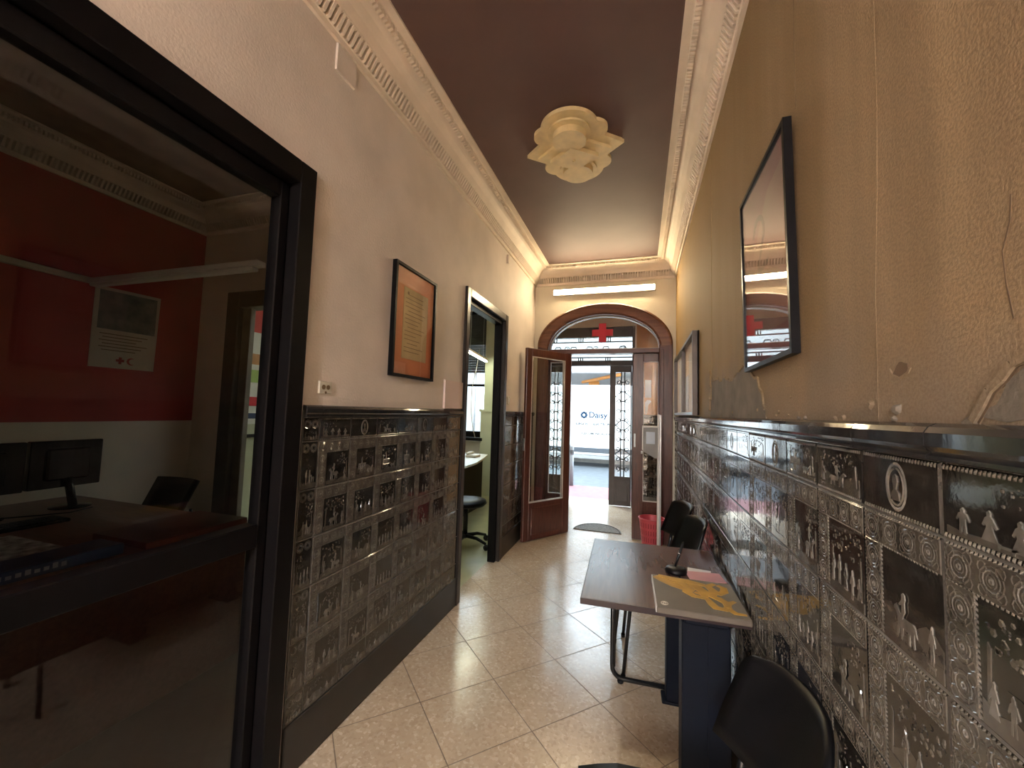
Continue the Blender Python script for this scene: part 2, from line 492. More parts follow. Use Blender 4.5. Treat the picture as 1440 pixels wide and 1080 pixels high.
def jag(pts, amp, n=5):
    out = []
    for i in range(len(pts)):
        a = pts[i]; b = pts[(i + 1) % len(pts)]
        for k in range(n):
            f = k / n
            out.append((a[0] + (b[0] - a[0]) * f + rnd.uniform(-amp, amp), a[1] + (b[1] - a[1]) * f + rnd.uniform(-amp, amp)))
    return out


def strip_u(mbx, pts, w, h, m):
    for (a, b) in zip(pts[:-1], pts[1:]):
        dx, dy = b[0] - a[0], b[1] - a[1]; L = math.hypot(dx, dy) or 1
        nx, ny = -dy / L * w / 2, dx / L * w / 2
        mbx.prism([(a[0] + nx, a[1] + ny), (a[0] - nx, a[1] - ny), (b[0] - nx, b[1] - ny), (b[0] + nx, b[1] + ny)], FR_R, 0, h, m, False)


# grey bared plaster patch low on the wall between the picture and the notice board
edge = [(-2.62, 1.462), (-2.60, 1.70), (-2.50, 1.66), (-2.42, 1.675), (-2.30, 1.645), (-2.18, 1.66), (-2.05, 1.625), (-1.93, 1.655), (-1.80, 1.668), (-1.72, 1.64), (-1.62, 1.60), (-1.55, 1.53), (-1.52, 1.462)]
e2 = []
for a, b in zip(edge[:-1], edge[1:]):
    for k in range(4):
        f = k / 4
        e2.append((a[0] + (b[0] - a[0]) * f + rnd.uniform(-.007, .007), a[1] + (b[1] - a[1]) * f + rnd.uniform(-.008, .008)))
e2.append(edge[-1])
mb.prism(e2, FR_R, 0, .0012, 1, False)
for a, b in zip(e2[2:-3], e2[3:-2]):
    if rnd.random() < .8: strip_u(mb, [a, b], rnd.uniform(.004, .012), .0055, 0)
# loose flake standing off along the seam
for y0, z0, hh in ((-2.60, 1.56, .07), (-2.615, 1.62, .09), (-2.63, 1.50, .05)):
    mb.prism(jag([(y0, z0), (y0 + .03, z0), (y0 + .035, z0 + hh), (y0 + .012, z0 + hh + .03)], .004, 3), FR_R, .002, .011, 0, False, .1)
# hole, near crack with lifted flakes
mb.prism(jag([(-.818, 1.539), (-.796, 1.532), (-.777, 1.541), (-.78, 1.554), (-.80, 1.559)], .0025, 3), FR_R, 0, .0012, 2, False)
strip_u(mb, [(-.826, 1.548), (-.818, 1.538), (-.798, 1.531), (-.778, 1.538), (-.772, 1.546)], .004, .002, 0)
crack = [(-.645, 1.463), (-.63, 1.482), (-.618, 1.50), (-.60, 1.512), (-.585, 1.527), (-.565, 1.533)]
strip_u(mb, crack, .004, .0015, 2)
mb.prism(jag([(-.64, 1.468), (-.60, 1.508), (-.57, 1.53), (-.52, 1.525), (-.50, 1.468)], .004, 4), FR_R, 0, .0013, 1, False)
strip_u(mb, [(p[0] - .006, p[1] + .002) for p in crack], .009, .005, 0)
strip_u(mb, [(-.59, 1.58), (-.597, 1.62), (-.60, 1.66), (-.588, 1.69), (-.585, 1.72)], .002, .0006, 2)
# long vertical seams of the lining paper
strip_u(mb, [(-.865, 1.465), (-.862, 1.7), (-.848, 1.86), (-.84, 2.02), (-.838, 2.5), (-.842, 3.1)], .0016, .0005, 0)
strip_u(mb, [(-1.22, 2.3), (-1.222, 2.7), (-1.22, 3.1)], .0015, .0005, 2)
strip_u(mb, [(-2.57, 1.7), (-2.572, 2.2), (-2.565, 3.1)], .003, .0016, 0)
for k in range(26):                       # small blisters just above the tiles
    y = -rnd.uniform(.5, 2.4); z = 1.463 + rnd.random() ** 2 * .07; s = rnd.uniform(.006, .02)
    mb.prism([(y + s * math.cos(q) * rnd.uniform(.6, 1.1), z + s * .6 * math.sin(q) * rnd.uniform(.6, 1.1)) for q in [i * PI / 4 for i in range(8)]], FR_R, 0, rnd.uniform(.002, .005), rnd.choice((0, 0, 1)), False, .5)
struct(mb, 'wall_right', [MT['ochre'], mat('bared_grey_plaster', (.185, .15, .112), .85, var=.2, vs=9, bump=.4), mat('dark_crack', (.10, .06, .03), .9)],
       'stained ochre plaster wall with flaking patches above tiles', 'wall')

# entrance wall with the arched opening
CX_, A_, B_, ZS = -.4515, .8115, .532, 2.30          # arch centre, half width, rise, springing
N = 40
arch = [(CX_ - A_ * math.cos(PI * i / N), ZS + B_ * math.sin(PI * i / N)) for i in range(N + 1)]
mb = MB()
x0, x1 = -1.75, XR + .2
y0, y1 = YF, YF + .24


def wallstrip(mbx, y0, y1):
    mbx.box(x0, arch[0][0], y0, y1, 0, ZC); mbx.box(arch[-1][0], x1, y0, y1, 0, ZC)
    for (a, b) in zip(arch[:-1], arch[1:]):
        vs = [(a[0], y0, a[1]), (b[0], y0, b[1]), (b[0], y0, ZC), (a[0], y0, ZC), (a[0], y1, a[1]), (b[0], y1, b[1]), (b[0], y1, ZC), (a[0], y1, ZC)]
        mbx.add(vs, [(0, 1, 2, 3), (5, 4, 7, 6), (0, 4, 5, 1)])


wallstrip(mb, y0, y1)
struct(mb, 'wall_far', MT['pale'], 'pale plaster wall around the arched entrance', 'wall')
mb = MB(); mb.box(-1.446, XR + .2, YB - .15, YB, 0, ZC); struct(mb, 'wall_rear', MT['cream'], 'cream plaster wall closing the corridor behind', 'wall')
mb = MB(); mb.box(-1.446, XR + .2, YB, YF + .24, ZC, ZC + .12); struct(mb, 'ceiling', MT['ceil'], 'mauve-brown painted corridor ceiling', 'ceiling')

# ------------------------------------------------------------------ cornices
PROF = [(0, -.215), (.016, -.215), (.016, -.188), (.022, -.183), (.003, -.178), (.012, -.130), (.064, -.126), (.066, -.116), (.085, -.078), (.112, -.046), (.146, -.024), (.146, -.014), (.176, -.014), (.178, -.012), (.217, -.012), (.217, 0)]


def cornice(name, p0, p1, w, label, ribs=(0, 1e9), mat_=None, ends=(0, 0)):
    """runs from p0 to p1 (plan points on the wall), w = unit vector into the room; corners are mitred"""
    mbx = MB(); d = Vector((p1[0] - p0[0], p1[1] - p0[1])); L = d.length; d.normalize()
    n = len(PROF); vs = []
    for (p, sgn) in ((p0, ends[0]), (p1, ends[1])):
        for a, z in PROF:
            vs.append((p[0] + w[0] * a + d.x * a * sgn, p[1] + w[1] * a + d.y * a * sgn, ZC + z))
    fs = [(i, i + 1, n + i + 1, n + i) for i in range(n - 1)]
    mbx.add(vs, fs)
    fr = lambda t: (p0[0] + d.x * t, p0[1] + d.y * t)
    t = max(.06, ribs[0])
    while t < min(L - .07, ribs[1]):             # upright ribs of the fluted band
        q = fr(t); hw = .0068
        pr = [(.002, -.183), (.034, -.186), (.066, -.128), (.010, -.124)]
        vv = []
        for s_ in (-hw, hw):
            for a, z in pr: vv.append((q[0] + d.x * s_ + w[0] * a, q[1] + d.y * s_ + w[1] * a, ZC + z))
        mbx.add(vv, [(0, 1, 2, 3), (7, 6, 5, 4), (0, 4, 5, 1), (1, 5, 6, 2), (2, 6, 7, 3), (3, 7, 4, 0)])
        t += .029
    t = max(.19, ribs[0])
    while t < min(L - .19, ribs[1]):             # small dentils under the ceiling
        q = fr(t); hw = .0065; vv = []
        for s_ in (-hw, hw):
            for a, z in ((.148, -.013), (.148, -.044), (.174, -.040), (.174, -.013)):
                vv.append((q[0] + d.x * s_ + w[0] * a, q[1] + d.y * s_ + w[1] * a, ZC + z))
        mbx.add(vv, [(0, 1, 2, 3), (7, 6, 5, 4), (0, 4, 5, 1), (1, 5, 6, 2), (2, 6, 7, 3), (3, 7, 4, 0)])
        t += .0235
    return struct(mbx, name, mat_ or MT['stucco'], label, 'cornice')


cornice('trim_1', (XL, YB), (XL, YF), (1, 0), 'cream fluted cornice along the left wall', (3.6, 99), ends=(0, -1))
cornice('trim_2', (XR, YF), (XR, YB), (-1, 0), 'cream fluted cornice along the right wall', (0, 4.4), ends=(1, 0))
cornice('trim_3', (XL, YF), (XR, YF), (0, -1), 'cream fluted cornice over the arched entrance', ends=(1, -1))

# ------------------------------------------------------------------ ceiling rose
root = thing('ceiling_rose', 'yellowed stucco ceiling rose of layered squares and discs', 'ceiling rose', (-.45, 2.68, ZC - .005))
FC = (Vector((-.45, 2.68, ZC)), Vector((1, 0, 0)), Vector((0, -1, 0)), Vector((0, 0, -1)))   # u = +X, v = -Y, n down


def circ(cx, cy, r, n=28, a0=0, a1=2 * PI): return [(cx + r * math.cos(a0 + (a1 - a0) * i / n), cy + r * math.sin(a0 + (a1 - a0) * i / n)) for i in range(n)]


def rose_outline(sq, lobe, off, lobe2, off2):
    """union outline of a diamond (half diagonal sq) with lobes along v"""
    def rad(th):
        c, s_ = math.cos(th), math.sin(th)
        r = sq / (abs(c) + abs(s_) * 1.15)
        for (oy, lr, ox) in ((off, lobe, 0), (-off, lobe, 0), (off2, lobe2, .155), (off2, lobe2, -.155), (-off2, lobe2, .155), (-off2, lobe2, -.155)):
            bx = ox * c + oy * s_; dd = bx * bx - (ox * ox + oy * oy - lr * lr)
            if dd >= 0:
                q = bx + math.sqrt(dd)
                if q > r: r = q
        return r
    return [(rad(2 * PI * i / 144) * math.cos(2 * PI * i / 144), rad(2 * PI * i / 144) * math.sin(2 * PI * i / 144)) for i in range(144)]


def layer(name, polys, c0, c1):
    mbx = MB()
    for pl in polys:
        n_ = len(pl); cx = sum(p[0] for p in pl) / n_; cy = sum(p[1] for p in pl) / n_
        f = 1 - .016 / max(math.hypot(p[0] - cx, p[1] - cy) for p in pl)
        c_ = c0 + min(.012, (c1 - c0) * .4)
        mbx.prism([(cx + (p[0] - cx) * f, cy + (p[1] - cy) * f) for p in pl], FC, c0, c_, 0, True); mbx.prism(pl, FC, c_, c1, 0, True)
    return mbx.build(name, MT['rose'], root)


layer('base_plate', [rose_outline(.335, .185, .205, .085, .17)], 0, .036)
rot = lambda pts, a: [(p[0] * math.cos(a) - p[1] * math.sin(a), p[0] * math.sin(a) + p[1] * math.cos(a)) for p in pts]
layer('square_slab', [[(-.255, 0), (0, -.20), (.255, 0), (0, .20)]], .036, .066)
layer('disc', [circ(0, .190, .108, 36)], .036, .100)
layer('disc', [circ(0, -.190, .108, 36)], .036, .100)
layer('disc_rim', [circ(0, .205, .135, 36)], .036, .058)
layer('disc_rim', [circ(0, -.205, .135, 36)], .036, .058)
layer('centre_square', [[(-.165, 0), (0, -.13), (.165, 0), (0, .13)]], .066, .104)
mbx = MB(); mbx.lathe([(.011, 0), (.009, -.012), (.003, -.016)], (-.45, 2.68, ZC - .106), 12); mbx.build('hook_boss', MT['rose'], root)

# ------------------------------------------------------------------ tiled dados
HORSE = [(.08, .72), (.12, .80), (.20, .86), (.25, .80), (.32, .68), (.45, .60), (.65, .60), (.80, .62), (.90, .55), (.95, .35), (.90, .40), (.86, .45), (.84, .30), (.86, .05), (.80, .05), (.76, .28), (.70, .35), (.68, .05), (.62, .05), (.62, .34), (.45, .36), (.42, .05), (.36, .05), (.36, .36), (.31, .30), (.26, .06), (.20, .08), (.24, .40), (.24, .58), (.18, .68)]
RIDER = [(.44, .55), (.40, .40), (.46, .38), (.52, .50), (.58, .58), (.56, .78), (.60, .86), (.58, .96), (.50, 1.0), (.44, .95), (.45, .86), (.42, .80), (.32, .70), (.34, .66), (.44, .70)]
MAN = [(.35, 0), (.45, 0), (.48, .35), (.52, .35), (.56, 0), (.66, 0), (.62, .40), (.64, .60), (.76, .48), (.80, .52), (.66, .76), (.58, .80), (.58, .90), (.50, .98), (.42, .90), (.42, .80), (.34, .76), (.22, .52), (.27, .48), (.37, .60), (.38, .40)]
WOMAN = [(.2, 0), (.8, 0), (.6, .45), (.62, .55), (.74, .42), (.78, .47), (.62, .75), (.56, .8), (.57, .92), (.5, .98), (.43, .92), (.44, .8), (.36, .74), (.24, .5), (.3, .46), (.38, .56), (.4, .45)]
DOG = [(.05, .5), (.12, .7), (.25, .62), (.7, .6), (.85, .8), (.92, .75), (.8, .5), (.82, 0), (.74, 0), (.70, .32), (.32, .32), (.28, 0), (.2, 0), (.2, .42)]


class Tiler:
    """lays relief tiles on a wall plane: u to the viewer's right, v up, n out of the wall"""

    def __init__(s, o, u, n):
        s.o = Vector(o); s.u = Vector(u); s.v = Vector((0, 0, 1)); s.n = Vector(n); s.mb = MB()
        s.fr = (s.o, s.u, s.v, s.n); s.k = 1.0

    def P(s, a, b, c): return tuple(s.o + s.u * a + s.v * b + s.n * c)

    def slab(s, a0, a1, b0, b1, c0, c1, m, ch=.003):
        vs = [s.P(a0, b0, c0), s.P(a1, b0, c0), s.P(a1, b1, c0), s.P(a0, b1, c0),
              s.P(a0, b0, c1 - ch), s.P(a1, b0, c1 - ch), s.P(a1, b1, c1 - ch), s.P(a0, b1, c1 - ch),
              s.P(a0 + ch, b0 + ch, c1), s.P(a1 - ch, b0 + ch, c1), s.P(a1 - ch, b1 - ch, c1), s.P(a0 + ch, b1 - ch, c1)]
        fs = [(8, 9, 10, 11)]
        for i in range(4):
            j = (i + 1) % 4
            fs += [(i, j, 4 + j, 4 + i), (4 + i, 4 + j, 8 + j, 8 + i)]
        s.mb.add(vs, fs, m)

    def fig(s, shape, a, b, w, h, c, flip=False, m=2, t=.0016):
        pts = [((a + (1 - x if flip else x) * w), b + y * h) for x, y in shape]
        s.mb.prism(pts, s.fr, c, c + t * s.k, m, False, .04)

    def ring(s, a, b, r, wd, c, m, seg=12, h=.0007, sx=1.0, a0=0.0, a1=2 * PI):
        vs = []
        full = abs(a1 - a0 - 2 * PI) < 1e-6
        for i in range(seg + (0 if full else 1)):
            q = a0 + (a1 - a0) * i / seg
            for rr, cc in ((r - wd, c), (r, c + h * s.k), (r + wd, c)):
                vs.append(s.P(a + rr * sx * math.cos(q), b + rr * math.sin(q), cc))
        fs = []
        k = seg if full else seg
        n_ = seg if full else seg + 1
        for i in range(k):
            j = (i + 1) % n_
            fs += [(3 * i + 1, 3 * i, 3 * j, 3 * j + 1), (3 * i + 2, 3 * i + 1, 3 * j + 1, 3 * j + 2)]
        s.mb.add(vs, fs, m)

    def rope(s, a0, b0, a1, b1, c, fine, m=2, wd=.0032):
        L = math.hypot(a1 - a0, b1 - b0); da, db = (a1 - a0) / L, (b1 - b0) / L
        na, nb = -db * wd, da * wd
        if not fine:
            vs = [s.P(a0 + na, b0 + nb, c), s.P(a0, b0, c + .0015 * s.k), s.P(a0 - na, b0 - nb, c), s.P(a1 + na, b1 + nb, c), s.P(a1, b1, c + .0015 * s.k), s.P(a1 - na, b1 - nb, c)]
            s.mb.add(vs, [(0, 1, 4, 3), (1, 2, 5, 4)], m); return
        st = .0068; k = int(L / st)
        for i in range(k):
            x = a0 + da * (i + .5) * st; y = b0 + db * (i + .5) * st; h = st * .44
            vs = [s.P(x + na + da * h, y + nb + db * h, c), s.P(x - na + da * h * .3, y - nb + db * h * .3, c), s.P(x - na - da * h, y - nb - db * h, c), s.P(x + na - da * h * .3, y + nb - db * h * .3, c), s.P(x, y, c + .0019)]
            s.mb.add(vs, [(0, 4, 3), (1, 4, 0), (2, 4, 1), (3, 4, 2)], m)

    def scene(s, a, b, w, h, c, small=False):
        r = rnd
        k = r.randrange(6)
        gh = h * r.uniform(.10, .2)
        # ground line
        g = [(a, b), (a + w, b)] + [(a + w - w * i / 6, b + gh * r.uniform(.7, 1.3)) for i in range(7)]
        s.mb.prism(g, s.fr, c, c + .0014, 1, False)
        f = r.random() < .5
        # far hills and a roof line behind the figures
        hl = [(a, b + gh)] + [(a + w * i / 8, b + h * (.34 + .10 * math.sin(i * 1.1 + k) + r.uniform(-.03, .03))) for i in range(9)] + [(a + w, b + gh)]
        s.mb.prism(hl, s.fr, c, c + .0006, 1 if r.random() < .5 else 0, False)
        gy = lambda: b + gh * r.uniform(.35, .9)
        if k in (0, 1):
            hw = w * .50; hx = a + (w - hw) * r.uniform(.1, .9); hh = h * .46; y_ = gy()
            s.fig(HORSE, hx, y_, hw, hh, c, f, 2, .0016)
            s.fig(RIDER, hx + hw * .04, y_ + hh * .16, hw * .9, hh * 1.05, c + .0014, f, 2, .0012)
            ex = a + w * (.04 if hx > a + w * .25 else .74)
            s.fig(r.choice((MAN, WOMAN)), ex, gy(), w * .20, h * .40, c, not f); s.fig(DOG, ex + w * .02, b + gh * .2, w * .16, h * .11, c, f)
        elif k == 2:
            for q in range(4):
                s.fig(r.choice((MAN, WOMAN)), a + w * (.04 + q * .23), gy(), w * .23, h * r.uniform(.36, .48), c, r.random() < .5)
            s.fig(DOG, a + w * r.uniform(.1, .6), b + gh * .1, w * .22, h * .14, c, f)
        elif k == 3:                             # cart
            hw = w * .40; y_ = gy()
            s.fig(HORSE, a + (w * .04 if not f else w * .56), y_, hw, h * .38, c, f)
            cx = a + w * (.70 if not f else .30)
            s.ring(cx, y_ + h * .13, h * .12, .003, c, 2, 18, .0014)
            for q in range(4):
                an = q * PI / 4
                s.rope(cx - math.cos(an) * h * .11, y_ + h * .13 - math.sin(an) * h * .11, cx + math.cos(an) * h * .11, y_ + h * .13 + math.sin(an) * h * .11, c, False, 2, .0011)
            for q in range(7):
                xx = cx - w * .18 + q * w * .06
                s.rope(xx, y_ + h * .24, xx, y_ + h * .42, c, False, 2, .0014)
            s.rope(cx - w * .2, y_ + h * .43, cx + w * .2, y_ + h * .43, c, False, 2, .002); s.rope(cx - w * .2, y_ + h * .24, cx + w * .2, y_ + h * .24, c, False, 2, .002)
            s.fig(MAN, cx - w * .1, y_ + h * .42, w * .16, h * .26, c, f)
        elif k == 4:
            s.fig(MAN, a + w * .22, gy(), w * .22, h * .46, c, f); s.fig(WOMAN, a + w * .46, gy(), w * .22, h * .42, c, not f)
            s.fig(DOG, a + w * (.66 if f else .02), b + gh * .4, w * .22, h * .16, c, f)
            s.fig(HORSE, a + w * .62, b + gh, w * .32, h * .28, c, f)
        else:
            for q in range(5):
                s.fig(r.choice((MAN, WOMAN, WOMAN)), a + w * (.02 + q * .19), gy(), w * .20, h * r.uniform(.30, .44), c, r.random() < .5)
        # trees at the sides / leaves above
        for side in (0, 1):
            if r.random() < .75:
                tx = a + (w * .05 if side == 0 else w * .95); sg = 1 if side == 0 else -1
                s.mb.prism([(tx, b + gh), (tx + sg * w * .035, b + gh), (tx + sg * w * .06, b + h * .66), (tx + sg * w * .025, b + h * .7)], s.fr, c, c + .0012, 1, False)
                for q in range(24):
                    bx = min(max(tx + sg * w * r.uniform(-.0, .46), a + .006), a + w - .006); by = b + h * r.uniform(.60, .95); rr = h * r.uniform(.015, .042)
                    s.mb.prism([(bx + rr * math.cos(z) * r.uniform(.7, 1.2), by + rr * math.sin(z) * r.uniform(.7, 1.2)) for z in [i * PI / 3 for i in range(6)]], s.fr, c, c + .0011, r.choice((1, 1, 0)), False, .35)

    def bust(s, a, b, w, h, c):
        cx, cy = a + w / 2, b + h / 2
        s.ring(cx, cy, h * .42, .003, c, 2, 22, .0015, .72)
        s.ring(cx, cy, h * .34, .002, c, 1, 22, .002, .72)
        s.fig([(.1, 0), (.9, 0), (.8, .3), (.6, .42), (.62, .52), (.72, .72), (.66, .94), (.5, 1), (.34, .94), (.28, .72), (.38, .52), (.4, .42), (.2, .3)], cx - h * .17, cy - h * .26, h * .34, h * .5, c, False, 1, .002)

    def band(s, a0, a1, b0, b1, c, seg):
        """ornament band: a row of interlaced rings"""
        L = max(a1 - a0, b1 - b0); wd = min(a1 - a0, b1 - b0); k = max(1, round(L / wd)); st = L / k
        for i in range(k):
            if a1 - a0 > b1 - b0: x, y = a0 + (i + .5) * st, (b0 + b1) / 2
            else: x, y = (a0 + a1) / 2, b0 + (i + .5) * st
            s.ring(x, y, wd * .42, .0014, c, 1, seg); s.ring(x, y, wd * .30, .0012, c, 2, seg); s.ring(x, y, wd * .18, .0010, c, 1, seg)
            if seg > 8:
                for q in range(4):
                    an = q * PI / 2 + PI / 4
                    s.ring(x + wd * .44 * math.cos(an), y + wd * .44 * math.sin(an), wd * .16, .0010, c, 1, 8)
                s.ring(x, y, wd * .07, .0016, c, 2, 8, .0012)

    def big(s, a, b, top, fine):
        """one 20 cm tile, lower-left corner (a,b), clipped at height top"""
        g = .0012; h = top - b
        s.slab(a + g, a + ROW - g, b + g, b + h - g, 0, .009, 0)
        c = .009; bw = .046; seg = 12 if fine else 8
        e = .005
        if h > .15:
            s.slab(a + e, a + ROW - e, b + h - bw - e, b + h - e, c - .001, c + .0016 * s.k, 1, .0008 * s.k)
            s.slab(a + e, a + e + bw, b + e, b + h - bw - e - .001, c - .001, c + .0016 * s.k, 1, .0008 * s.k)
            cb = c + .0016 * s.k
            s.band(a + e, a + e + bw, b + h - bw - e, b + h - e, cb, seg)
            s.band(a + e + bw + .004, a + ROW - e, b + h - bw - e + .002, b + h - e - .002, cb, seg)
            s.band(a + e, a + e + bw, b + e, b + h - bw - e - .004, cb, seg)
            s.rope(a + .004, b + h - .005, a + ROW - .004, b + h - .005, c, fine)
            s.rope(a + .004, b + .004, a + .004, b + h - .004, c, fine)
            s.rope(a + e, b + h - bw - e, a + ROW - e, b + h - bw - e, c, fine)
            s.rope(a + e + bw, b + e, a + e + bw, b + h - e, c, fine)
            s.scene(a + e + bw + .006, b + .006, ROW - bw - 2 * e - .008, h - bw - 2 * e - .008, c)
        else:
            s.scene(a + .008, b + .004, ROW - .016, h - .012, c)

    def run(s, a_joint, a0, a1, fine_rng):
        """whole dado between a0 and a1 (u), joints at a_joint + k*ROW"""
        s.mb.box(0, 1, 0, 1, 0, 1, 3, 0, Matrix(((s.u.x * (a1 - a0), 0, s.n.x * .0072, s.o.x + s.u.x * a0), (s.u.y * (a1 - a0), 0, s.n.y * .0072, s.o.y + s.u.y * a0), (0, ZD - .02, 0, 0), (0, 0, 0, 1))))
        k0 = math.ceil((a0 - a_joint) / ROW - 1); k1 = math.floor((a1 - a_joint) / ROW)
        for k in range(k0, k1 + 1):
            a = a_joint + k * ROW
            if a < a0 - .02 or a + ROW > a1 + .02:
                # cut tile at an end: plain slab with scene scaled to the remainder
                lo, hi = max(a, a0), min(a + ROW, a1)
                if hi - lo < .015: continue
                for (b, t) in [(1.31, 1.41)] + [(1.31 - ROW * (i + 1), 1.31 - ROW * i) for i in range(5)] + [(.205, .31)]:
                    s.slab(lo + .001, hi - .001, b + .001, t - .001, 0, .009, 0)
                    if hi - lo > .05: s.band(lo + .004, hi - .004, t - .05, t - .006, .009, 8); s.scene(lo + .006, b + .006, hi - lo - .012, t - b - .06, .009)
                s.cap(lo, hi); continue
            fine = fine_rng[0] <= a <= fine_rng[1]
            s.k = 1.0 if fine else .42
            # picture frieze
            s.slab(a + .0011, a + ROW - .0011, 1.3111, 1.4089, 0, .010, 0)
            s.rope(a + .004, 1.404, a + ROW - .004, 1.404, .010, fine); s.rope(a + .004, 1.316, a + ROW - .004, 1.316, .010, fine)
            if (k % 3) == 1: s.bust(a + .03, 1.318, ROW - .06, .084, .010)
            else: s.scene(a + .012, 1.320, ROW - .024, .080, .010)
            for i in range(5): s.big(a, 1.31 - ROW * (i + 1), 1.31 - ROW * i, fine)
            s.big(a, .205, .31, fine)
            s.cap(a, a + ROW)

    def cap(s, a0, a1):
        """bullnose capping with a bead under it"""
        pr = [(0, 1.462), (.012, 1.461), (.021, 1.456), (.026, 1.448), (.026, 1.43), (.022, 1.424), (.019, 1.421), (.024, 1.418), (.024, 1.413), (.018, 1.410), (0, 1.4095)]
        n = len(pr); vs = []
        for a in (a0 + .0014, a1 - .0014):
            for c, z in pr: vs.append(s.P(a, z, c))
        fs = [(i + 1, i, n + i, n + i + 1) for i in range(n - 1)] + [tuple(range(n)), tuple(range(2 * n - 1, n - 1, -1))]
        s.mb.add(vs, fs, 4)


TM = [MT['glaze'], MT['band'], MT['relief'], MT['grout'], MT['capg']]
t = Tiler((XL, 0, 0), (0, 1, 0), (1, 0, 0))
t.run(1.415, 1.327, 2.865, (1.0, 3.2))
t.run(3.905 - ROW * 3, 3.90, YF, (9, 9))
struct(t.mb, 'trim_4', TM, 'black relief tile dado with pictorial scenes, left wall', 'tiled dado')
t = Tiler((XR, 0, 0), (0, -1, 0), (-1, 0, 0))
t.run(-1.10, -YF, .3, (-1.75, .3))
struct(t.mb, 'trim_5', TM, 'glossy black relief tile dado with pictorial scenes, right wall', 'tiled dado')
mb = MB()
for a, b in ((1.327, 2.865), (3.90, YF)): mb.box(XL, XL + .016, a, b, 0, .205, 0, .004)
struct(mb, 'baseboard_left', MT['base'], 'black skirting under the left tile dado', 'baseboard')
mb = MB(); mb.box(XR - .016, XR, -.3, YF, 0, .205, 0, .004)
struct(mb, 'baseboard_right', MT['base'], 'black skirting under the right tile dado', 'baseboard')

# ------------------------------------------------------------------ glazed office door, left foreground
d = thing('door_1', 'black-framed glazed office door beside the left tile dado', 'door', (XL, .66, 0), kind='structure')
mb = MB()
mb.box(XL - .09, XL + .022, 1.225, 1.306, 0, 2.436, 0, .004)
mb.box(XL - .09, XL + .022, .0, .085, 0, 2.436, 0, .004)
mb.box(XL - .09, XL + .022, .085, 1.225, 2.345, 2.436, 0, .004)
mb.box(XL - .09, XL - .083, 1.2, 1.225, 0, 2.345, 0)
mb.build('door_casing', MT['frame'], d)
mb = MB()
xa, xb = XL - .082, XL - .030
mb.box(xa, xb, 1.182, 1.222, .012, 2.338, 0, .004); mb.box(xa, xb, .09, .165, .012, 2.338, 0, .004)
mb.box(xa, xb, .165, 1.182, 2.272, 2.338, 0, .004); mb.box(xa, xb, .165, 1.182, .012, .10, 0, .004)
mb.box(xa - .004, xb + .004, .165, 1.182, .932, 1.016, 0, .004)
lf = mb.build('door_leaf', MT['frame'], d)
mb = MB(); mb.box(xa + .022, xa + .028, .160, 1.187, 1.012, 2.276); mb.build('upper_pane', MT['smoke'], lf)
mb = MB(); mb.box(xa + .022, xa + .028, .160, 1.187, .096, .936); mb.build('lower_pane', MT['smoke'], lf)

# ------------------------------------------------------------------ far doorway casing
d = thing('door_2', 'dark bronze casing of the open doorway to the far office', 'door', (XL, 3.37, 0), kind='structure')
mb = MB()
mb.box(XL - .09, XL + .024, 2.866, 2.930, 0, 2.436, 0, .006)
mb.box(XL - .09, XL + .024, 3.822, 3.898, 0, 2.436, 0, .006)
mb.box(XL - .09, XL + .024, 2.930, 3.822, 2.366, 2.436, 0, .006)
mb.build('door_casing', MT['casing'], d)
mb = MB(); mb.box(XL - .088, XL - .012, 3.790, 3.8215, 0, 2.365, 0, .004); mb.box(XL - .088, XL - .012, 2.9305, 3.790, 2.325, 2.3655, 0, .004); mb.build('door_stop', MT['frame'], d)

# ------------------------------------------------------------------ arched entrance
d = thing('door_3', 'mahogany arched entrance frame with fanlight and fixed side panel', 'door', (CX_, YF, 0), kind='structure')
ya, yb = YF - .035, YF + .15
CI, AI, BI, ZI = -.4525, .668, .426, 2.262
inner = [(CI - AI * math.cos(PI * i / N), ZI + BI * math.sin(PI * i / N)) for i in range(N + 1)]
mb = MB()
for (a, b, p, q) in zip(arch[:-1], arch[1:], inner[:-1], inner[1:]):
    vs = [(a[0], ya, a[1]), (b[0], ya, b[1]), (q[0], ya, q[1]), (p[0], ya, p[1]), (a[0], yb, a[1]), (b[0], yb, b[1]), (q[0], yb, q[1]), (p[0], yb, p[1])]
    # moulded face: raise the middle a little
    mid = lambda u_, w_, f: (u_[0] + (w_[0] - u_[0]) * f, u_[1] + (w_[1] - u_[1]) * f)
    for f0, f1, o0, o1 in ((0, .12, .0, -.012), (.12, .2, -.012, -.004), (.2, .85, -.004, -.004), (.85, .92, -.004, .006), (.92, 1, .006, .012)):
        A0, B0, A1, B1 = mid(a, p, f0), mid(b, q, f0), mid(a, p, f1), mid(b, q, f1)
        mb.add([(A0[0], ya + o0, A0[1]), (A1[0], ya + o1, A1[1]), (B1[0], ya + o1, B1[1]), (B0[0], ya + o0, B0[1])], [(0, 1, 2, 3)])
    mb.add(vs, [(0, 1, 5, 4), (3, 7, 6, 2), (4, 5, 6, 7)])
mb.build('arch', MT['arch'], d)
XI0, XI1 = -1.120, .213
for (a, b) in ((CX_ - A_, XI0), (XI1, CX_ + A_)):
    mb = MB(); mb.box(a, b, ya, yb, 0, 2.30, 0, .006)
    s_ = 1 if a < -1 else -1
    mb.box(b - .05 if s_ > 0 else a + .012, b - .012 if s_ > 0 else a + .05, ya - .012, ya + .002, 0, 2.24, 0, .005)
    mb.build('jamb', MT['mahog'], d)
mb = MB(); mb.box(XI0, XI1, ya + .012, yb - .02, 2.205, 2.258, 0, .005); mb.build('transom_bar', MT['mahogx'], d)
mb = MB()
yg = YF + .055
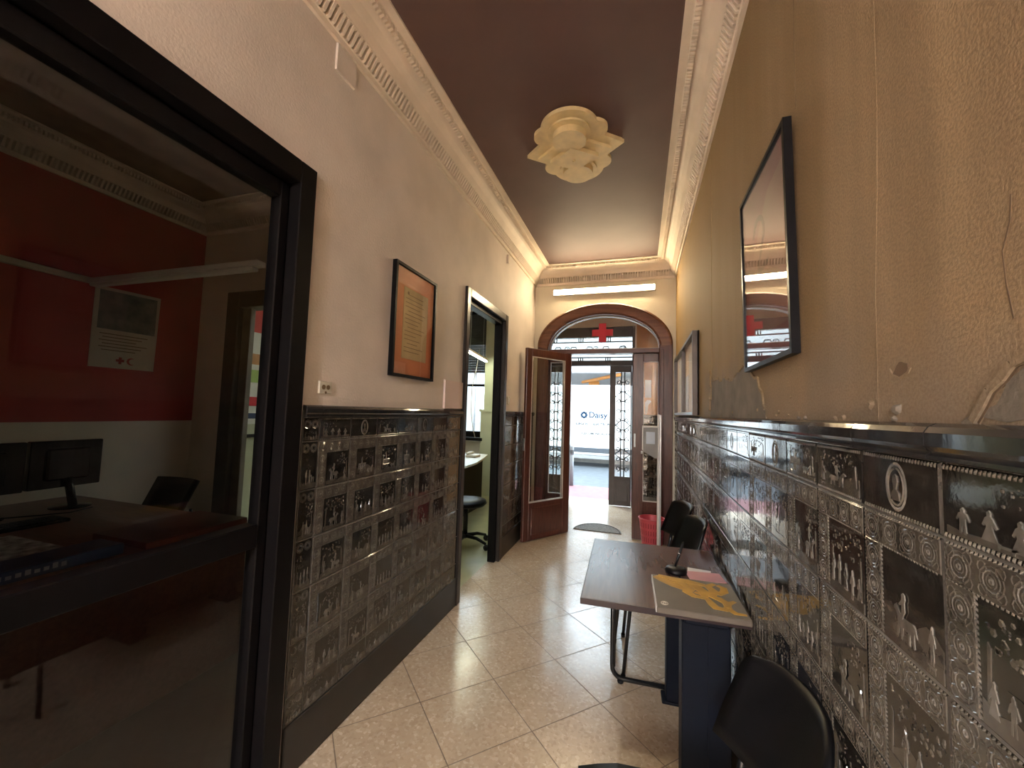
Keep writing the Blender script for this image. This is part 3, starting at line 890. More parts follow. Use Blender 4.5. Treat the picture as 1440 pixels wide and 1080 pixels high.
pts = inner; mb.prism([(p[0], p[1]) for p in pts], (Vector((0, yg, 0)), Vector((1, 0, 0)), Vector((0, 0, 1)), Vector((0, -1, 0))), 0, .005)
mb.build('fanlight_pane', MT['fanl'], d)
mb = MB()
path = [(CI - (AI - .006) * math.cos(PI * i / N), yg - .012, ZI + (BI - .006) * math.sin(PI * i / N)) for i in range(N + 1)]
mb.tube(path, .007, 6); mb.box(CI - AI + .006, CI + AI - .006, yg - .02, yg - .008, 2.258, 2.272)
mb.build('glazing_bead', MT['bead'], d)


def fixed_panel(x0, x1, gx0, gx1, nm):
    p_ = MB(); y0, y1 = YF + .035, YF + .08
    p_.box(x0, gx0, y0, y1, .008, 2.205, 0, .004); p_.box(gx1, x1, y0, y1, .008, 2.205, 0, .004)
    p_.box(gx0, gx1, y0, y1, 2.106, 2.205, 0, .004); p_.box(gx0, gx1, y0, y1, .008, .45, 0, .004)
    p_.box(gx0 + .02, gx1 - .02, y0 - .006, y0 + .002, .06, .40, 0, .004)
    o = p_.build(nm, MT['mahog'], d)
    q = MB()
    for (a, b, z0, z1) in ((gx0, gx0 + .007, .45, 2.106), (gx1 - .007, gx1, .45, 2.106), (gx0, gx1, .45, .459), (gx0, gx1, 2.098, 2.106)):
        q.box(a, b, y0 + .003, y0 + .02, z0, z1)
    q.build('glazing_bead', MT['bead'], o)
    q = MB(); q.box(gx0, gx1, y0 + .02, y0 + .025, .452, 2.104); q.build('pane', MT['clear'], o)
    return o


fp = fixed_panel(-.084, XI1, .035, .205, 'side_panel')
q = MB(); q.box(-.068, -.048, YF + .026, YF + .036, 1.08, 1.24, 0, .002); q.box(-.064, -.052, YF + .018, YF + .028, 1.13, 1.17, 0, .002); q.build('strike_plate', MT['steel'], fp)
fixed_panel(XI0, -.838, -1.102, -.915, 'side_panel')

# red cross on the fanlight
mb = MB(); k, w_ = .118, .041
mb.prism([(-w_, -k), (w_, -k), (w_, -w_), (k, -w_), (k, w_), (w_, w_), (w_, k), (-w_, k), (-w_, w_), (-k, w_), (-k, -w_), (-w_, -w_)],
         (Vector((-.455, yg - .0055, 2.474)), Vector((1.08, 0, 0)), Vector((0, 0, 1)), Vector((0, -1, 0))), 0, .004)
tag(recentre(mb.build('red_cross_sign', MT['red'])), 'red cross emblem fixed on the fanlight glass', 'sign')

# open door leaf, hinged at the middle of the left half and swung into the corridor
hx, hy = -.840, 5.085
ang = math.atan2(4.504 - 5.123, -1.247 + .837)
d = thing('door_4', 'mahogany glazed entrance leaf swung open into the corridor', 'door', (hx, hy, 0), ang, kind='structure')
LW = .748
mb = MB()                                  # local: x along the leaf from the hinge, y thickness
for (a, b, z0, z1) in ((.012, .118, .008, 2.200), (.668, LW, .008, 2.200), (.118, .668, 2.108, 2.200), (.118, .668, .008, .426)):
    mb.box(a, b, -.02, .02, z0, z1, 0, .004)
mb.box(.16, .63, .018, .027, .07, .37, 0, .006); mb.box(.16, .63, -.027, -.018, .07, .37, 0, .006)
lf = mb.build('door_leaf', MT['mahog'], d, True)
mb = MB()
for sy in (-1, 1):
    for (a, b, z0, z1) in ((.118, .125, .426, 2.108), (.661, .668, .426, 2.108), (.118, .668, .426, .436), (.118, .668, 2.100, 2.108)):
        mb.box(a, b, sy * .006 if sy > 0 else -.019, .019 if sy > 0 else -.006, z0, z1)
mb.build('glazing_bead', MT['bead'], lf, True)
mb = MB(); mb.box(.12, .666, -.0025, .0025, .428, 2.106); mb.build('pane', MT['clear'], lf, True)
for z in (.35, 1.1, 1.9):
    mb = MB(); mb.tube([(.004, -.0, z - .045), (.004, -.0, z + .045)], .008, 8); mb.build('hinge', MT['iron'], d, True)
mb = MB(); mb.box(LW - .001, LW + .003, -.012, .012, 1.02, 1.16, 0, .001); mb.build('lock_plate', MT['steel'], d, True)

# ------------------------------------------------------------------ vestibule
mb = MB(); mb.box(.30, .5, YF + .24, 6.75, 0, 3.3); mb.box(-.06, .30, 6.70, 6.75, 1.47, 3.3); mb.box(-1.9, -1.75, YF + .24, 6.75, 0, 3.3)
struct(mb, 'wall_vestibule', MT['orangewall'], 'orange plaster vestibule walls behind the glass', 'wall')
t = Tiler((0, 6.705, 0), (1, 0, 0), (0, -1, 0))
t.run(-.06, -.06, .30, (9, 9))
struct(t.mb, 'trim_6', TM, 'dark relief tile dado in the vestibule behind glass', 'tiled dado')
mb = MB(); mb.box(-1.9, .5, YF + .24, 6.75, 3.12, 3.25); struct(mb, 'ceiling_vestibule', MT['pinkceil'], 'pinkish vestibule ceiling seen through the fanlight', 'ceiling')
mb = MB()
OX0, OX1, OZ = -1.60, -.085, 2.73
mb.box(-8, -3.35, 6.75, 7.0, 0, 6.5); mb.box(-2.62, OX0, 6.75, 7.0, 0, 6.5); mb.box(OX1, 7, 6.75, 7.0, 0, 6.5)
mb.box(OX0, OX1, 6.75, 7.0, OZ + .17, 6.5); mb.box(-3.35, -2.62, 6.75, 7.0, 0, .98); mb.box(-3.35, -2.62, 6.75, 7.0, 3.28, 6.5)
struct(mb, 'wall_street', MT['beige'], 'street wall around the outer door and office window', 'wall')
# notices on the vestibule wall
mb = MB(); mb.box(.07, .165, 6.69, 6.698, 1.74, 2.02, 0, .001); tag(recentre(mb.build('notice_sheet', MT['bluepaper'])), 'bluish-white notice on the orange vestibule wall behind glass', 'notice')
mb = MB()
pl = [(.075, 1.48), (.105, 1.48), (.125, 1.62), (.165, 1.68), (.15, 1.70), (.10, 1.70), (.075, 1.66)]
mb.prism(pl, (Vector((0, 6.699, 0)), Vector((1, 0, 0)), Vector((0, 0, 1)), Vector((0, -1, 0))), 0, .006)
tag(recentre(mb.build('paper_strip', MT['paper'])), 'curled white paper strip just above the vestibule tiles', 'notice')

# outer street door with wrought-iron grilles
d = thing('door_5', 'dark outer street door with wrought-iron grilles and transom light', 'door', (-.8, 6.83, 0), kind='structure')
mb = MB()
mb.box(OX0, OX0 + .05, 6.79, 6.87, 0, OZ + .17, 0, .004); mb.box(-.127, OX1, 6.79, 6.87, 0, OZ + .17, 0, .004)
mb.box(OX0 + .05, -.127, 6.79, 6.87, 2.258, 2.345, 0, .004); mb.box(OX0 + .05, -.127, 6.78, 6.88, OZ, OZ + .17, 0, .004)
mb.build('door_frame', MT['doorgrey'], d)


def scroll(mbx, cx, cz, r, y, turns=1.25, a0=0.0, sg=1, th=.0075):
    pts = []
    for i in range(15):
        f = i / 14; a = a0 + sg * turns * 2 * PI * f; rr = r * (1 - .72 * f)
        pts.append((cx + rr * math.cos(a), y, cz + rr * math.sin(a)))
    mbx.tube(pts, th, 5)


mb = MB(); yv = 6.83
for z in (2.40, 2.66): mb.tube([(OX0 + .05, yv, z), (-.127, yv, z)], .011, 6)
zz = []
for i in range(0, 21):
    x = OX0 + .08 + i * .067
    zz.append((x, yv, 2.45 if i % 4 in (0, 1) else 2.58))
mb.tube(zz, .010, 5)
for x in (-1.42, -1.38, -1.0, -.965, -.93, -.55, -.515, -.48): mb.tube([(x, yv, 2.345), (x, yv, 2.40)], .010, 5); mb.tube([(x, yv, 2.66), (x, yv, OZ)], .010, 5)
for x in (-1.2, -.72, -.27): scroll(mb, x, 2.55, .045, yv)
mb.build('transom_grille', MT['iron'], d)
mb = MB(); mb.box(OX0 + .05, -.127, 6.845, 6.85, 2.345, OZ); mb.build('transom_pane', MT['clear'], d)


def street_leaf(x0, x1, g0, g1, zb):
    p_ = MB(); y0, y1 = 6.805, 6.855
    p_.box(x0, g0, y0, y1, .01, 2.255, 0, .004); p_.box(g1, x1, y0, y1, .01, 2.255, 0, .004)
    p_.box(g0, g1, y0, y1, 2.150, 2.255, 0, .004); p_.box(g0, g1, y0, y1, .01, zb, 0, .004)
    p_.box(g0 + .03, g1 - .03, y0 - .008, y0 + .001, .08, zb - .07, 0, .006)
    o = p_.build('door_leaf', MT['doorgrey'], d)
    q = MB(); cx = (g0 + g1) / 2; y = 6.82
    for dx in (-.026, .026): q.tube([(cx + dx, y, zb), (cx + dx, y, 2.15)], .010, 6)
    for i, z in enumerate([zb + .12 + .155 * j for j in range(int((2.05 - zb) / .155))]):
        for sg in (-1, 1):
            scroll(q, cx + sg * .072, z, .04, y, 1.1, PI / 2 if i % 2 else -PI / 2, sg * (1 if i % 2 else -1))
            if i % 3 == 1: q.tube([(cx + sg * .026, y, z), (cx + sg * ((g1 - g0) / 2), y, z + .08)], .007, 5)
            if i % 3 == 2: q.tube([(cx + sg * .026, y, z), (cx + sg * ((g1 - g0) / 2), y, z - .08)], .007, 5)
        q.box(cx - .034, cx + .034, y - .008, y + .008, z - .01, z + .01)
    q.build('grille', MT['iron'], o)
    q = MB(); q.box(g0, g1, 6.838, 6.842, zb, 2.15); q.build('pane', MT['clear'], o)


street_leaf(-.475, -.13, -.385, -.150, .472)
street_leaf(OX0 + .052, -1.115, -1.50, -1.225, .43)

# half-round door mat on the threshold
mb = MB()
mb.prism([(.295 * math.cos(a), .345 * math.sin(a)) for a in [PI * i / 28 for i in range(29)]], (Vector((-.50, 5.245, 0)), Vector((1, .0, 0)), Vector((0, 1, 0)), Vector((0, 0, 1))), 0, .010, 0)
mb.tube([(-.50 + .275 * math.cos(PI * i / 28), 5.255 + .32 * math.sin(PI * i / 28), .011) for i in range(29)], .006, 6)
tag(recentre(mb.build('door_mat', MT['matm'])), 'grey half-round doormat on the threshold of the entrance', 'doormat')

# ------------------------------------------------------------------ fluorescent batten above the arch
d = thing('fluorescent_lamp', 'lit fluorescent batten on the wall above the arch', 'lamp', (-.455, YF, 2.96))
mb = MB(); mb.box(-1.075, .167, YF - .048, YF + .0015, 2.952, 3.020, 0, .004); mb.box(-1.075, .167, YF - .070, YF - .04, 3.018, 3.024, 0, .001); mb.build('housing', MT['white'], d)
mb = MB(); mb.box(-1.060, .152, YF - .066, YF - .048, 2.974, 3.016, 0, .005); mb.build('diffuser', MT['tubeglow'], d)
for x in (-1.068, .160):
    mb = MB(); mb.box(x - .008, x + .008, YF - .070, YF - .02, 2.954, 3.024, 0, .003); mb.build('end_cap', MT['white'], d)

# added batten, unseen behind the camera, as fill light for the near walls
d = thing('ceiling_lamp', 'added fill-light batten hung unseen behind the camera', 'lamp', (-.46, -3.3, 2.58))
ZL = 2.62
mb = MB(); mb.box(-.50, -.42, -4.3, -2.3, ZL, ZL + .045, 0, .004); mb.build('housing', MT['white'], d)
mb = MB(); mb.tube([(-.46, -4.27, ZL - .021), (-.46, -2.33, ZL - .021)], .017, 12); mb.build('tube', MT['fillglow'], d)
for y in (-4.285, -2.315):
    mb = MB(); mb.box(-.475, -.445, y - .01, y + .01, ZL - .041, ZL + .005, 0, .003); mb.build('end_cap', MT['white'], d)
for y in (-4.0, -2.6):
    mb = MB(); mb.tube([(-.46, y, ZL + .045), (-.46, y, ZC)], .005, 6); mb.build('suspension_rod', MT['white'], d)

# ------------------------------------------------------------------ small things on the left wall
FL_ = lambda y, z, x=XL: (Vector((x, y, z)), Vector((0, 1, 0)), Vector((0, 0, 1)), Vector((1, 0, 0)))
d = thing('framed_document', 'dark-framed aged document in an orange mount', 'picture', (XL, 2.125, 1.635))


def frame_bars(mbx, fr, w, h, bw, dep, m=0):
    mbx.prism([(0, 0), (w, 0), (w - bw, bw), (bw, bw)], fr, 0, dep, m); mbx.prism([(0, h), (bw, h - bw), (w - bw, h - bw), (w, h)], fr, 0, dep, m)
    mbx.prism([(0, 0), (bw, bw), (bw, h - bw), (0, h)], fr, 0, dep, m); mbx.prism([(w, 0), (w, h), (w - bw, h - bw), (w - bw, bw)], fr, 0, dep, m)


fr = FL_(1.895, 1.638); w, h = .465, .648
mb = MB(); frame_bars(mb, fr, w, h, .016, .028); mb.build('frame', MT['frame'], d)
mb = MB(); mb.prism([(.016, .016), (w - .016, .016), (w - .016, h - .016), (.016, h - .016)], fr, .002, .012); mb.build('mount', MT['orange'], d)
mb = MB(); mb.prism([(.105, .11), (w - .085, .11), (w - .085, h - .12), (.105, h - .12)], fr, .012, .0135); dc = mb.build('document', MT['aged'], d)
mb = MB()
yy = h - .16
for i in range(15):
    ln = rnd.uniform(.10, .22); x_ = .125 + (.0 if i % 4 else .03)
    mb.prism([(x_, yy), (x_ + ln, yy), (x_ + ln, yy + .0035), (x_, yy + .0035)], fr, .0135, .0140); yy -= .024
mb.prism(circ(.15, h - .15, .010, 10), fr, .0135, .0141)
mb.build('handwriting', MT['ink'], dc)
mb = MB(); mb.prism([(.016, .016), (w - .016, .016), (w - .016, h - .016), (.016, h - .016)], fr, .019, .021); mb.build('pane', MT['pglass'], d)

d = thing('wall_socket', 'old white wall socket above the left tile dado', 'socket', (XL, 1.438, 1.51))
fr = FL_(1.402, 1.512)
mb = MB(); mb.prism([(0, 0), (.075, 0), (.075, .055), (0, .055)], fr, 0, .008, 0, True, .08); mb.build('plate', MT['dull'], d)
mb = MB()
for cx in (.024, .051): mb.prism(circ(cx, .029, .0105, 12), fr, .008, .0095)
mb.prism(circ(.038, .006, .006, 8), fr, .008, .0092)
mb.build('socket_hole', MT['ink'], d)
d = thing('light_switch', 'small cream light switch between the doorway and open leaf', 'light switch', (XL, 4.03, 1.53))
fr = FL_(3.985, 1.532)
mb = MB(); mb.prism([(.0, .012), (.012, 0), (.07, 0), (.082, .012), (.082, .074), (.07, .086), (.012, .086), (0, .074)], fr, 0, .009, 0, True, .06); mb.build('plate', MT['dull'], d)
mb = MB(); mb.prism([(.028, .022), (.054, .022), (.054, .064), (.028, .064)], fr, .009, .015, 0, True, .1); mb.build('rocker', MT['white'], d)
mb = MB(); mb.prism([(0, 0), (.30, 0), (.30, .205), (0, .205)], FL_(2.562, 1.465), 0, .014, 0, True, .02)
tag(recentre(mb.build('blank_plate', MT['plate'])), 'pale pink blank panel on the wall beside the doorway casing', 'panel')
mb = MB(); mb.prism([(0, 0), (.05, 0), (.05, .095), (0, .095)], FL_(3.845, 2.972), -.0015, .02, 0, True, .06)
tag(recentre(mb.build('alarm_box', MT['stucco'])), 'small cream sensor box under the cornice above the doorway', 'sensor')
mb = MB(); mb.prism([(0, 0), (.125, 0), (.125, .128), (0, .128)], FL_(1.385, 2.966), -.0015, .010, 0, True, .03)
tag(recentre(mb.build('junction_cover', MT['cream'])), 'square painted-over junction cover under the left cornice', 'cover plate')

# ------------------------------------------------------------------ right wall: picture and notice board
d = thing('framed_picture', 'black-framed mauve picture with reflective glass on the ochre wall', 'picture', (XR, 1.455, 1.63))
tilt = Matrix.Translation((XR, 0, 1.632)) @ Matrix.Rotation(R_(-1.1), 4, 'Y')
fr = (tilt @ Vector((-.003, 1.700, 0)), Vector((0, -1, 0)), (tilt.to_3x3() @ Vector((0, 0, 1))), (tilt.to_3x3() @ Vector((-1, 0, 0))))
w, h = .497, .64
mb = MB(); frame_bars(mb, fr, w, h, .014, .021); mb.build('frame', MT['frame'], d)
mb = MB(); mb.prism([(.014, .014), (w - .014, .014), (w - .014, h - .014), (.014, h - .014)], fr, .002, .010); mb.build('mount', MT['mauve'], d)
mb = MB(); mb.prism([(.06, .10), (w - .05, .10), (w - .05, h - .08), (w - .19, h - .10), (.06, .33)], fr, .010, .0112); pr_ = mb.build('print', MT['mauve2'], d)
mb = MB()
sw = [(.20 + .06 * math.cos(a), .44 + .055 * math.sin(a)) for a in [PI * .95 - i * PI * 1.15 / 12 for i in range(13)]] + [(.215, .365), (.185, .33), (.22, .318), (.30, .322)]
for a, b in zip(sw[:-1], sw[1:]):
    dx, dy = b[0] - a[0], b[1] - a[1]; L = math.hypot(dx, dy); nx, ny = -dy / L * .009, dx / L * .009
    mb.prism([(a[0] + nx, a[1] + ny), (a[0] - nx, a[1] - ny), (b[0] - nx, b[1] - ny), (b[0] + nx, b[1] + ny)], fr, .0112, .0120)
mb.build('drawing', MT['pencil'], pr_)
mb = MB(); mb.prism([(.014, .014), (w - .014, .014), (w - .014, h - .014), (.014, h - .014)], fr, .015, .017); mb.build('pane', MT['pglass2'], d)

FRW = lambda y, z, x=XR: (Vector((x, y, z)), Vector((0, -1, 0)), Vector((0, 0, 1)), Vector((-1, 0, 0)))
d = thing('notice_board', 'glazed two-bay notice board on the ochre wall near the entrance', 'notice board', (XR, 3.95, 1.47))
fr = FRW(4.70, 1.474); w, h = 1.60, .60
mb = MB(); frame_bars(mb, fr, w, h, .022, .045); mb.prism([(.78, .022), (.80, .022), (.80, h - .022), (.78, h - .022)], fr, .012, .044); mb.build('frame', mat('brown_board_frame', (.11, .078, .058), .3), d)
mb = MB(); mb.prism([(.0, .0), (w, 0), (w, h), (0, h)], fr, .001, .012); mb.build('backing', MT['stucco'], d)
mb = MB(); mb.prism([(.022, .022), (w - .022, .022), (w - .022, h - .022), (.022, h - .022)], fr, .034, .037); mb.build('pane', MT['pglass3'], d)
for i, (a, b, ww, hh, mt_, lb) in enumerate(((.20, .12, .30, .42, 'paper', 'tall white notice in the far bay of the notice board'),
                                         (.86, .03, .21, .30, 'bluepaper', 'bluish notice at the lower left of the near board bay'),
                                         (1.12, .03, .26, .46, 'paper', 'white poster filling the middle of the near board bay'),
                                         (1.41, .04, .15, .22, 'bluepaper', 'small bluish notice at the near end of the board'))):
    mb = MB(); mb.prism([(a, b), (a + ww, b), (a + ww, b + hh), (a, b + hh)], fr, .0125, .0155)
    o = tag(recentre(mb.build('notice_sheet', MT[mt_])), lb, 'notice', 'sheets pinned in the notice board')

# ------------------------------------------------------------------ table by the right wall
d = thing('table', 'walnut-topped office table with dark navy legs against the tiles', 'table', (.072, 2.06, 0), R_(2.0))
hw, hl = .302, .395
mb = MB(); mb.box(-hw, hw, -hl, hl, .718, .7405, 0, .002); mb.build('tabletop', MT['tabletop'], d, True)
mb = MB()
for a in ((-hw - .002, -hw + .001, -hl, hl), (hw - .001, hw + .002, -hl, hl), (-hw, hw, -hl - .002, -hl + .001), (-hw, hw, hl - .001, hl + .002)):
    mb.box(a[0], a[1], a[2], a[3], .7175, .7400)
mb.build('edge_band', MT['tableedge'], d, True)
mb = MB(); mb.box(.085, .235, -hl + .05, hl - .05, .680, .718, 0, .003); mb.build('under_frame', MT['navy'], d, True)


def column(y0, y1):
    m_ = MB(); m_.box(.075, .245, y0, y1, 0.012, .682, 0, .004); m_.box(.166, .170, y0 - .0035, y0 + .002, .012, .672, 0)
    m_.box(.055, .265, y0 - .01, y1 + .01, 0, .014, 0, .004)
    return m_.build('leg_column', MT['navy'], d, True)


column(-.33, -.24); column(.255, .33)
mb = MB()
yl = .352
for off in (0, .022):
    pts = [(-.195 + off, yl, .718), (-.195 + off, yl, .09)]
    for i in range(1, 7):
        a = PI + i * PI / 12
        pts.append((-.195 + off + .06 + .06 * math.cos(a), yl, .08 + .06 * math.sin(a)))
    pts += [(.20, yl, .02)]
    if off == 0: mb.tube(pts, .0125, 10)
    else: mb.tube([(-.183, yl - .02, .718), (-.183, yl - .02, .09)], .006, 8)
mb.build('leg', MT['blackm'], d, True)
mb = MB(); mb.lathe([(.016, 0), (.018, .006), (.016, .014)], (-.15, yl, 0), 12); mb.build('foot', MT['black'], d, True)

# folder with graffiti lettering
d = thing('folder', 'grey-brown folder with yellow graffiti lettering on the table edge', 'folder', (.215, 1.80, .7405), R_(1.5))
mb = MB(); mb.box(-.155, .158, -.165, .155, .0, .022, 0, .003); mb.build('cover', MT['folder'], d, True)
mb = MB(); mb.box(-.1575, -.1535, -.160, .150, .001, .0215, 0); mb.build('page_edge', MT['paper'], d, True)
FB = (Vector((0, 0, 0)), Vector((1, 0, 0)), Vector((0, 1, 0)), Vector((0, 0, 1)))


def stroke(mbx, pts, w0, c0=.0215, c1=.0224):
    c1 = .0223 + .00012 * (len(mbx.f) % 23)
    n = len(pts); L_, R__ = [], []
    for i, p in enumerate(pts):
        a = pts[max(0, i - 1)]; b = pts[min(n - 1, i + 1)]
        dx, dy = b[0] - a[0], b[1] - a[1]; l = math.hypot(dx, dy) or 1
        ww = 1.45 * w0 * (.35 + .65 * math.sin(PI * (i + .35) / (n - .3)))
        L_.append((p[0] - dy / l * ww, p[1] + dx / l * ww)); R__.append((p[0] + dy / l * ww, p[1] - dx / l * ww))
    for i in range(n - 1):
        mbx.prism([L_[i], R__[i], R__[i + 1], L_[i + 1]], FB, c0, c1, 0, False)


mb = MB()
stroke(mb, [(-.145, .135), (-.11, .105), (-.07, .07), (-.03, .045), (.0, .03)], .020)
stroke(mb, [(-.13, .145), (-.07, .125), (-.01, .115), (.05, .10)], .014)
stroke(mb, [(-.09, .10), (-.05, .10), (-.02, .06), (-.03, .01), (-.01, -.02), (.03, -.03)], .013)
stroke(mb, [(-.02, .12), (.01, .08), (.035, .03), (.03, -.02)], .015)
stroke(mb, [(.0, .02), (.03, .0), (.06, .01), (.075, .05), (.06, .10), (.09, .13)], .013)
stroke(mb, [(.035, -.02), (.045, -.07), (.055, -.10), (.085, -.105), (.105, -.08)], .012)
stroke(mb, [(.06, .04), (.09, .03), (.115, .06), (.12, .10), (.10, .12)], .011)
stroke(mb, [(.135, -.02), (.105, -.05), (.095, -.09), (.115, -.125), (.15, -.125)], .010)
stroke(mb, [(.05, .0), (.08, -.02), (.10, -.05), (.095, -.09)], .011)
mb.build('graffiti_lettering', MT['graffiti'], d, True)
mb = MB(); mb.tube([(-.125 + .012 * math.cos(a), -.125 + .014 * math.sin(a), .0224) for a in [i * PI / 8 for i in range(16)]], .0016, 5, True)
mb.tube([(-.125 + .006 * math.cos(a), -.125 + .008 * math.sin(a), .0224) for a in [i * PI / 4 for i in range(8)]], .0012, 5, True)
mb.build('round_emblem', MT['dull'], d, True)

# counter pen on a round base
d = thing('counter_pen', 'black counter pen standing in its round base behind the folder', 'pen', (.165, 2.075, .7405))
mb = MB(); mb.lathe([(.047, 0), (.048, .010), (.043, .020), (.03, .025), (.012, .027), (0, .027)], (.165, 2.075, .7405), 28); mb.build('base', MT['black'], d)
mb = MB(); p0 = Vector((.160, 2.075, .765)); p1 = Vector((.200, 2.11, .872))
mb.tube([tuple(p0), tuple(p0.lerp(p1, .4)), tuple(p0.lerp(p1, .92)), tuple(p1)], [.0045, .006, .0055, .003], 10); pen = mb.build('pen', MT['black'], d)
mb = MB(); mb.tube([tuple(p0.lerp(p1, .5)), tuple(p0.lerp(p1, .54))], .0066, 10); mb.build('ring', MT['chrome'], pen)

# leaflets behind the folder
for (cx, cy, rz_, w_, h_, z, mt_, lb) in ((.285, 2.06, R_(8), .15, .105, 0, 'pinkpaper', 'pink leaflet lying on the table by the tiles'),
                                       (.268, 2.115, R_(-6), .10, .08, 0, 'paper', 'small white leaflet partly under the pink one')):
    mb = MB(); mb.box(-w_ / 2, w_ / 2, -h_ / 2, h_ / 2, 0, .0012 if mt_ == 'paper' else .0026)
    o = mb.build('leaflet', MT[mt_]); o.location = (cx, cy, .7407 + (.0 if mt_ == 'paper' else .0013)); o.rotation_euler = (0, 0, rz_)
    tag(o, lb, 'leaflet')

# ------------------------------------------------------------------ chairs along the right wall
def shell(mbx, rows, th):
    """surface through a grid of points, thickened along its normals"""
    nr, nc = len(rows), len(rows[0])
    G = [[Vector(p) for p in r] for r in rows]
    Nn = []
    for i in range(nr):
        rr = []
        for j in range(nc):
            du = G[i][min(j + 1, nc - 1)] - G[i][max(j - 1, 0)]; dv = G[min(i + 1, nr - 1)][j] - G[max(i - 1, 0)][j]
            rr.append(du.cross(dv).normalized())
        Nn.append(rr)
    A = [tuple(G[i][j] + Nn[i][j] * th / 2) for i in range(nr) for j in range(nc)]
    Bk = [tuple(G[i][j] - Nn[i][j] * th / 2) for i in range(nr) for j in range(nc)]
    n = nr * nc; fs = []
    for i in range(nr - 1):
        for j in range(nc - 1):
            a, b, c, e = i * nc + j, i * nc + j + 1, (i + 1) * nc + j + 1, (i + 1) * nc + j
            fs.append((a, b, c, e)); fs.append((n + e, n + c, n + b, n + a))
    for j in range(nc - 1):
        fs.append((j + 1, j, n + j, n + j + 1)); q = (nr - 1) * nc
        fs.append((q + j, q + j + 1, n + q + j + 1, n + q + j))
    for i in range(nr - 1):
        a, b = i * nc, (i + 1) * nc; fs.append((a, b, n + b, n + a))
        a, b = i * nc + nc - 1, (i + 1) * nc + nc - 1; fs.append((b, a, n + a, n + b))
    mbx.add(A + Bk, fs, 0, True)


def make_chair(loc, rz, label):
    """local: +x is the way the sitter faces, y across, origin on the floor below the seat centre"""
    root = thing('chair', label, 'chair', loc, rz, 'black chairs along the right wall')
    m_ = MB(); rows = []
    for i in range(9):                    # seat, front to back
        x = .215 - i * .43 / 8; f = i / 8
        hw_ = .205 * (1 - .10 * max(0, f - .5)) * (1 - .06 * max(0, .25 - f) * 4)
        z = .464 - .012 * math.sin(PI * f) - (.022 * max(0, .2 - f) / .2)
        rows.append([(x, hw_ * t_, z + .010 * abs(t_) ** 2) for t_ in [k / 5 for k in range(-5, 6)]])
    shell(m_, rows, .022); m_.build('seat', MT['black'], root, True)
    m_ = MB(); rows = []
    for i in range(9):                    # backrest, bottom to top
        f = i / 8; z = .600 + .25 * f
        hw_ = .203 - .030 * f ** 2 - (.008 if f == 1 else 0)
        xb = -.205 - .085 * f
        rows.append([(xb + .055 * (t_ * t_), hw_ * math.sin(t_ * PI / 2) if False else hw_ * t_, z - (.020 * max(0, abs(t_) - .6) / .4 if f > .99 else (.006 * max(0, abs(t_) - .8) / .2 if f > .8 else 0))) for t_ in [k / 6 for k in range(-6, 7)]])
    shell(m_, rows, .014); m_.build('backrest', MT['black'], root, True)
    for sy in (-1, 1):
        y = sy * .165
        m_ = MB(); m_.tube([(-.16, y, .435), (-.185, y, .46), (-.20, y, .52), (-.225, y * 1.05, .63)], .0105, 8); up_ = m_.build('back_upright', MT['blackm'], root, True)
        m_ = MB(); m_.tube([(-.205, y * 1.055, .625), (-.19, y * 1.055, .63)], .008, 8); m_.build('bolt', MT['chrome'], up_, True)
        m_ = MB(); m_.tube([(.15, y, .435), (.165, y * 1.03, .36), (.20, y * 1.08, .012)], .0105, 8); m_.tube([(.20, y * 1.08, 0), (.20, y * 1.08, .02)], .013, 8); m_.build('leg', MT['blackm'], root, True)
        m_ = MB(); m_.tube([(-.16, y, .435), (-.175, y * 1.03, .36), (-.225, y * 1.08, .012)], .0105, 8); m_.tube([(-.225, y * 1.08, 0), (-.225, y * 1.08, .02)], .013, 8); m_.build('leg', MT['blackm'], root, True)
        m_ = MB(); m_.tube([(-.165, y, .43), (.155, y, .43)], .0105, 8); m_.build('seat_rail', MT['blackm'], root, True)
    return root


ch = make_chair((.085, 1.075, 0), PI + R_(9), 'black plastic chair in the near corner, in front of the table')
copy_tree(ch, (.085, 2.66, 0), PI + R_(11), 'black plastic chair just behind the table')
copy_tree(ch, (.060, 3.105, 0), PI + R_(13), 'black plastic chair nearest the sanitizer stand')

# ------------------------------------------------------------------ sanitizer stand and waste bin
d = thing('sanitizer_stand', 'white and grey hand sanitizer stand by the entrance', 'sanitizer stand', (.19, 4.55, 0))
mb = MB(); mb.box(.176, .196, 4.52, 4.60, .012, 1.475, 0, .003); mb.box(.196, .214, 4.525, 4.595, .012, 1.470, 1, .002); mb.build('post', [MT['white'], MT['steel']], d)
mb = MB(); mb.box(.06, .30, 4.43, 4.68, 0, .012, 0, .004); mb.build('foot_plate', MT['steel'], d)
mb = MB()
pf = [(.030, 1.335), (.176, 1.335), (.176, 1.02), (.150, 1.02), (.035, 1.085)]
mb.prism(pf, (Vector((0, 4.52, 0)), Vector((1, 0, 0)), Vector((0, 0, 1)), Vector((0, -1, 0))), -.06, .03); mb.build('dispenser_body', mat('grey_plastic', (.24, .24, .23), .4), d)
mb = MB(); mb.box(.022, .034, 4.485, 4.585, 1.10, 1.352, 0, .003); mb.box(.022, .176, 4.485, 4.585, 1.333, 1.352, 0, .003); mb.box(.012, .03, 4.485, 4.56, 1.06, 1.085, 0, .003); mb.build('drip_guard', MT['white'], d)
mb = MB(); mb.box(.062, .150, 4.486, 4.4905, 1.165, 1.29, 0, .001); mb.build('viewing_window', MT['bluepaper'], d)

